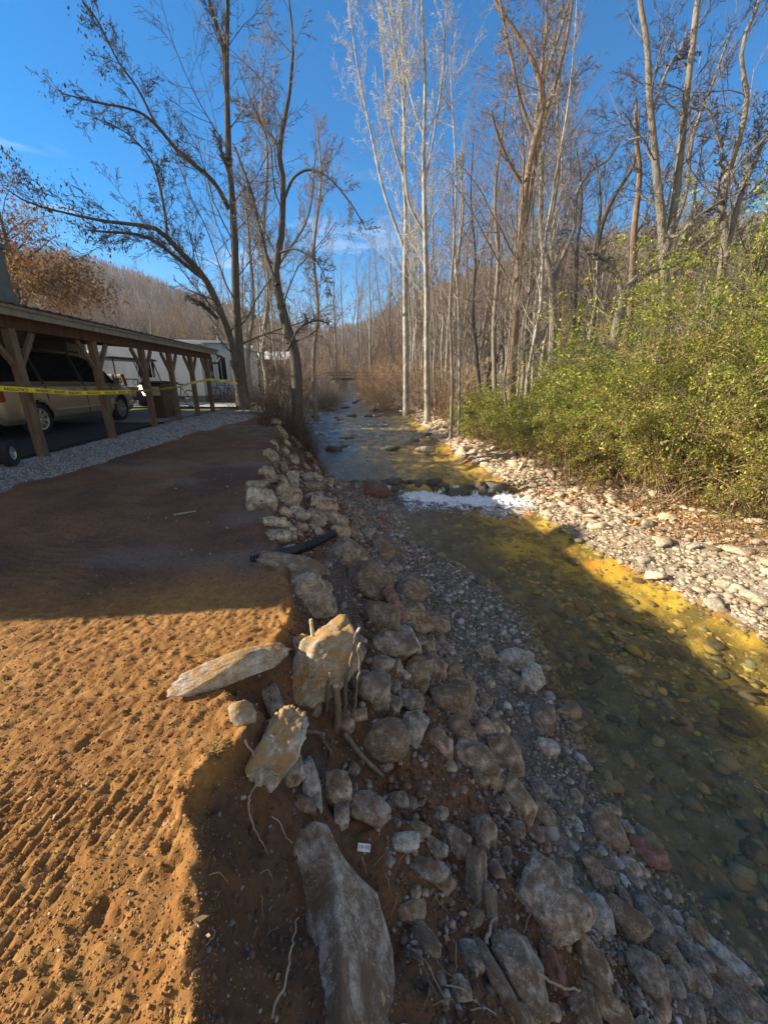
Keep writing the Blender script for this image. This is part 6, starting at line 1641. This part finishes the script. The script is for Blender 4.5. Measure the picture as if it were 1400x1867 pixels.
# ------------------------------------------------------------------ green thicket on the right bank
GREEN = [(.20, .27, .03), (.42, .41, .05), (.13, .19, .03), (.54, .46, .08), (.06, .10, .02)]
def shrub(x, y, rx, ry, h, n, label, seed, cols=GREEN, size=.05, brown=.2, name='evergreen_shrub', lean=0.0):
    rs = np.random.RandomState(seed); z = Hs(x, y)
    root = empty(name, (x, y, z), 0, label, 'shrub')
    m = int(60*max(rx, ry))
    d = rs.normal(size=(m, 3))*.5; d[:, 2] = np.abs(d[:, 2])*.5+.8; d /= np.linalg.norm(d, axis=1, keepdims=True)
    p = np.stack([rs.uniform(-.75, .75, m)*rx, rs.uniform(-.75, .75, m)*ry, np.zeros(m)], 1)
    p[:, 2] = H(p[:, 0]+x, p[:, 1]+y, False)-z
    L_ = h*rs.uniform(.6, 1.15, m)*(1-.45*((p[:, 0]/rx)**2+(p[:, 1]/ry)**2)/1.2); pts = [p]
    for q in range(7):
        d = d+rs.normal(size=(m, 3))*.10+np.array([-.02, -.02, -.055*q*.6]); d /= np.linalg.norm(d, axis=1, keepdims=True); pts.append(pts[-1]+d*(L_/6.2)[:, None])
    P_ = np.stack(pts, 1); Rd = np.linspace(1, .25, 8)[None]*rs.uniform(.006, .014, m)[:, None]
    a = children(rs, P_, Rd, L_, 6, .2, 48, .38, .0, .16, n=5, rmin=.0035); b = children(rs, a[0], a[1], a[2], 3, .2, 45, .6, -.02, .2, n=4, rmin=.003)
    V1_, F1_ = tubes(P_, Rd, 4); V2_, F2_ = tubes(a[0], a[1], 3); V3_, F3_ = tubes(b[0], b[1], 3)
    link_mesh('stems', np_mesh('stems', np.concatenate([V1_, V2_, V3_]), np.concatenate([F1_, F2_+len(V1_), F3_+len(V1_)+len(V2_)])), M['cane'], root)
    src = np.concatenate([b[0][:, 1:].reshape(-1, 3), a[0][:, 2:].reshape(-1, 3)])
    dens = fbm3(src*1.1+seed, 3, seed); src = src[dens > -.28]
    n = int(n*1.35); q = rs.randint(0, len(src), n); c = src[q]+rs.normal(size=(n, 3))*.055
    sh = fbm3(c*.9+seed*3, 3, seed+1)                      # yellower and greener patches through the thicket
    cc = np.array(cols)[np.clip(((sh+.5)*3+rs.normal(size=n)*.9).astype(int), 0, len(cols)-1)]
    bm_ = rs.uniform(size=n) < brown*np.clip(1.5-(c[:, 2]/h)*1.6, .1, 1.6); cc[bm_] = np.array([.27, .15, .06])
    me = leaf_mesh(rs, c, size*.98, [(1, 1, 1)], .15, .55, up=.9)
    ca = me.color_attributes['Col']; c4 = np.ones((n*4, 4), np.float32); c4[:, :3] = np.repeat(cc*rs.uniform(.7, 1.25, (n, 1)), 4, 0); ca.data.foreach_set('color', c4.ravel())
    link_mesh('foliage', me, M['leaf'], root); return root
shrub(8.6, 7.6, 1.5, 1.2, 3.2, 31000, 'dense thicket at the right edge of the frame with red brown brambles at its foot', 81, size=.045, brown=.35)
shrub(7.4, 9.6, 1.4, 1.3, 3.4, 32550, 'bushy green thicket above the middle of the bleached stones', 82, size=.048, brown=.3)
shrub(10.3, 9.2, 1.8, 1.5, 6.0, 40300, 'tallest yellow green thicket rising at the right edge', 83, size=.05, brown=.12)
shrub(8.9, 11.8, 1.8, 1.6, 5.2, 40300, 'high rounded green thicket in front of the biggest twin trunks', 84, size=.055, brown=.12)
shrub(6.3, 11.9, 1.2, 1.2, 2.6, 23250, 'green brown thicket with arching canes over the stone bar', 85, size=.05, brown=.35)
shrub(12.6, 12.0, 2.2, 1.8, 7.2, 34100, 'far upper part of the thicket against the hill at the right edge', 86, size=.06, brown=.1)
shrub(5.9, 14.6, 1.3, 1.4, 1.9, 18600, 'dark green shrub at the foot of the stout brown tree', 87, size=.055, brown=.2)
shrub(8.0, 15.2, 1.6, 1.5, 3.4, 24800, 'bright green shrub under the arched tree', 88, size=.06, brown=.1)
shrub(6.6, 18.6, 1.7, 1.6, 1.9, 18600, 'low green shrub behind the stout brown tree', 89, size=.065, brown=.12)
shrub(5.0, 18.4, 1.2, 1.5, 1.3, 12400, 'low light green shrub beside the pale saplings', 90, size=.06, brown=.25)
shrub(5.6, 22.8, 1.8, 2.0, 1.8, 13950, 'small green shrub behind the pale saplings', 91, size=.075, brown=.2)
shrub(9.6, 19.5, 2.0, 1.8, 2.8, 13950, 'green shrub in shade deep under the trees', 92, size=.075, brown=.15)
# dry grass and brambles along the feet of the thicket: nobody could count the blades
def grass_mat(name, fx0, fx1, y0, y1, n, h, cols, seed, label=None, bias=1.2):
    rs = np.random.RandomState(seed); xx, yy, t = region(rs, n, fx0, fx1, y0, y1, bias)
    keep = fbm2(xx*1.2, yy*1.2, 3, seed) > -.12; xx, yy = xx[keep], yy[keep]; n = len(xx)
    p = np.stack([xx, yy, H(xx, yy)-.01], 1); d = rs.normal(size=(n, 3))*.6; d[:, 2] = np.abs(d[:, 2])+.5; d /= np.linalg.norm(d, axis=1, keepdims=True)
    L_ = h*rs.uniform(.4, 1.2, n)*np.clip(yy/10, .8, 1.8); pts = [p]
    for q in range(4):
        d = d+rs.normal(size=(n, 3))*.18+np.array([0, 0, -.12*q]); d /= np.linalg.norm(d, axis=1, keepdims=True); pts.append(pts[-1]+d*(L_/4)[:, None])
    P_ = np.stack(pts, 1); Rd = np.linspace(1, .3, 5)[None]*rs.uniform(.0018, .0036, n)[:, None]*np.clip(yy/8, 1, 2.5)[:, None]
    V, F = tubes(P_, Rd, 3); cc = np.array(cols)[rs.randint(0, len(cols), n)]*rs.uniform(.7, 1.2, (n, 1))
    o = link_mesh(name, np_mesh(name, V, F, np.repeat(cc, 15, 0)), M['dry']); tag(o, label, None, None, 'stuff')
DRY = [(.38, .25, .12), (.30, .17, .08), (.46, .33, .17), (.22, .12, .06)]
grass_mat('dry_grass', lambda y: cBX(y)-.7, lambda y: cBX(y)+1.3, 4.5, 36, 15000, .42, DRY, 201)
grass_mat('dry_canes', lambda y: cBX(y)-.2, lambda y: cBX(y)+2.2, 5, 20, 3500, 1.25, DRY+[(.16, .07, .045)], 202)
grass_mat('bramble_canes', lambda y: cE(y)-.5, lambda y: cE(y)+1.4, 11.5, 24, 3200, .75, [(.16, .09, .06), (.24, .15, .09), (.10, .06, .045)], 203)
def litter(name, fx0, fx1, y0, y1, n, size, cols, seed, bias=1.1):
    rs = np.random.RandomState(seed); xx, yy, t = region(rs, n, fx0, fx1, y0, y1, bias)
    keep = fbm2(xx*.9, yy*.9, 3, seed) > -.05; xx, yy = xx[keep], yy[keep]
    c = np.stack([xx, yy, H(xx, yy)+rs.uniform(.005, .03, len(xx))], 1)
    me = leaf_mesh(rs, c, size, cols, -.1, .6); me.name = name
    tag(link_mesh(name, me, M['dry']), None, None, None, 'stuff')
litter('fallen_leaves', lambda y: cBX(y)-1.6, lambda y: cBX(y)+2.5, 4.5, 40, 34000, .075, [(.42, .20, .06), (.50, .27, .09), (.30, .14, .05), (.55, .36, .16)], 211)
litter('fallen_leaves', lambda y: cE(y)-.5, lambda y: cT(y), 10.5, 30, 6000, .07, [(.22, .12, .06), (.30, .16, .08), (.14, .08, .05)], 212)
litter('leaf_scraps', lambda y: cE(y)-1.5, lambda y: cWL(y), .6, 10, 1500, .022, [(.42, .28, .13), (.50, .36, .18), (.25, .15, .08)], 213, 1.8)
# tufts of dead grass on the lip of the lit soil
def tuft(px, py, n, h, label, lean=(0, 0, 1)):
    p = hit(px, py); rs = np.random.RandomState(int(px)); d = rs.normal(size=(n, 3))*.55+np.array(lean); d /= np.linalg.norm(d, axis=1, keepdims=True)
    q = rs.normal(size=(n, 3))*.012; q[:, 2] = 0; pts = [q]; L_ = h*rs.uniform(.5, 1.1, n)
    for k in range(4):
        d = d+rs.normal(size=(n, 3))*.2; d /= np.linalg.norm(d, axis=1, keepdims=True); pts.append(pts[-1]+d*(L_/4)[:, None])
    V, F = tubes(np.stack(pts, 1), np.full((n, 5), .0013), 3)
    o = link_mesh('grass_tuft', np_mesh('grass_tuft', V, F, np.tile(np.array([[.50, .36, .13]]), (len(V), 1))), M['dry']); o.location = p; tag(o, label, 'grass tuft')
tuft(385, 1372, 70, .075, 'tuft of dead grass on the broken soil lip left of the lumpy upright stone', (.5, 0, .6))
tuft(378, 1255-60, 40, .04, 'low dry grass tuft on the lit soil above the long flat stone', (0, 0, 1))
tuft(465, 1150, 50, .05, 'dry grass tuft where the sunlight begins near the slanting slab', (0, 0, 1))

# ------------------------------------------------------------------ woods on the hills: one mass of far bare crowns
def far_wood():
    rs = np.random.RandomState(301); n = 8500
    az = rs.uniform(-1.05, 1.0, n); az = np.tan(az*.86); rr_ = rs.uniform(0, 1, n)**1.0
    rmin_ = np.where(az < 0, 80, 62); rmax_ = np.where(az < -.3, 325, np.where(az < 0, 440, 270)); r_ = rmin_+(rmax_-rmin_)*rr_
    th = np.arctan(az); x_ = r_*np.sin(th); y_ = r_*np.cos(th); z_ = H(x_, y_, False)
    keep = hillz(x_, y_) > .8; x_, y_, z_, r_ = x_[keep], y_[keep], z_[keep], r_[keep]; n = len(x_)
    h = rs.uniform(6, 11, n)
    base = np.stack([x_, y_, z_], 1); K = 16
    b = np.repeat(base, K, 0); hh = np.repeat(h, K); m = n*K
    d = rs.normal(size=(m, 3))*.42; d[:, 2] = 1; d /= np.linalg.norm(d, axis=1, keepdims=True)
    s = b+np.array([0, 0, 1.])*(hh*rs.uniform(0, .45, m))[:, None]; e = s+d*(hh*rs.uniform(.3, .6, m))[:, None]
    first = (np.arange(m) % K) == 0; s[first] = b[first]; e[first] = b[first]+np.stack([np.zeros(first.sum()), np.zeros(first.sum()), hh[first]*.9], 1)
    P_ = np.stack([s, (s+e)/2+rs.normal(size=(m, 3))*.2, e], 1); w = np.repeat(r_, K)*.00042*rs.uniform(.6, 1.3, m); w[first] *= 1.6
    Rd = np.stack([w, w*.8, w*.4], 1); V, F = tubes(P_, Rd, 3)
    tone = np.repeat(fbm2(x_/30, y_/30, 3, 302), K)[:, None]
    cc = np.array([[.22, .195, .185]])*(1+tone*.5)*rs.uniform(.7, 1.3, (m, 1)); br = np.repeat(rs.uniform(size=n) < .25, K); cc[br] = np.array([.26, .18, .12])*rs.uniform(.7, 1.2, (br.sum(), 1))
    o = link_mesh('hillside_wood', np_mesh('hillside_wood', V, F, np.repeat(cc, 9, 0), smooth=False), M['forest']); tag(o, None, None, None, 'stuff')
far_wood()

# ------------------------------------------------------------------ the air of the valley
hz_m = bpy.data.materials.new('valley_haze'); hz_m.use_nodes = True; nt = hz_m.node_tree; nt.nodes.clear()
ou = nt.nodes.new('ShaderNodeOutputMaterial'); pv = nt.nodes.new('ShaderNodeVolumePrincipled'); pv.inputs['Color'].default_value = (.75, .85, 1, 1); pv.inputs['Density'].default_value = .00045
nt.links.new(pv.outputs[0], ou.inputs['Volume'])

def closed_box(name, x0, x1, y0, y1, z0, z1):
    m = MB(); m.box(((x0+x1)/2, (y0+y1)/2, (z0+z1)/2), (x1-x0, y1-y0, z1-z0)); o = m.build(name, hz_m); tag(o, kind='stuff'); return o
closed_box('haze', -905, 905, -35, 1105, -4, 110)
bpy.context.view_layer.update()
relabel()
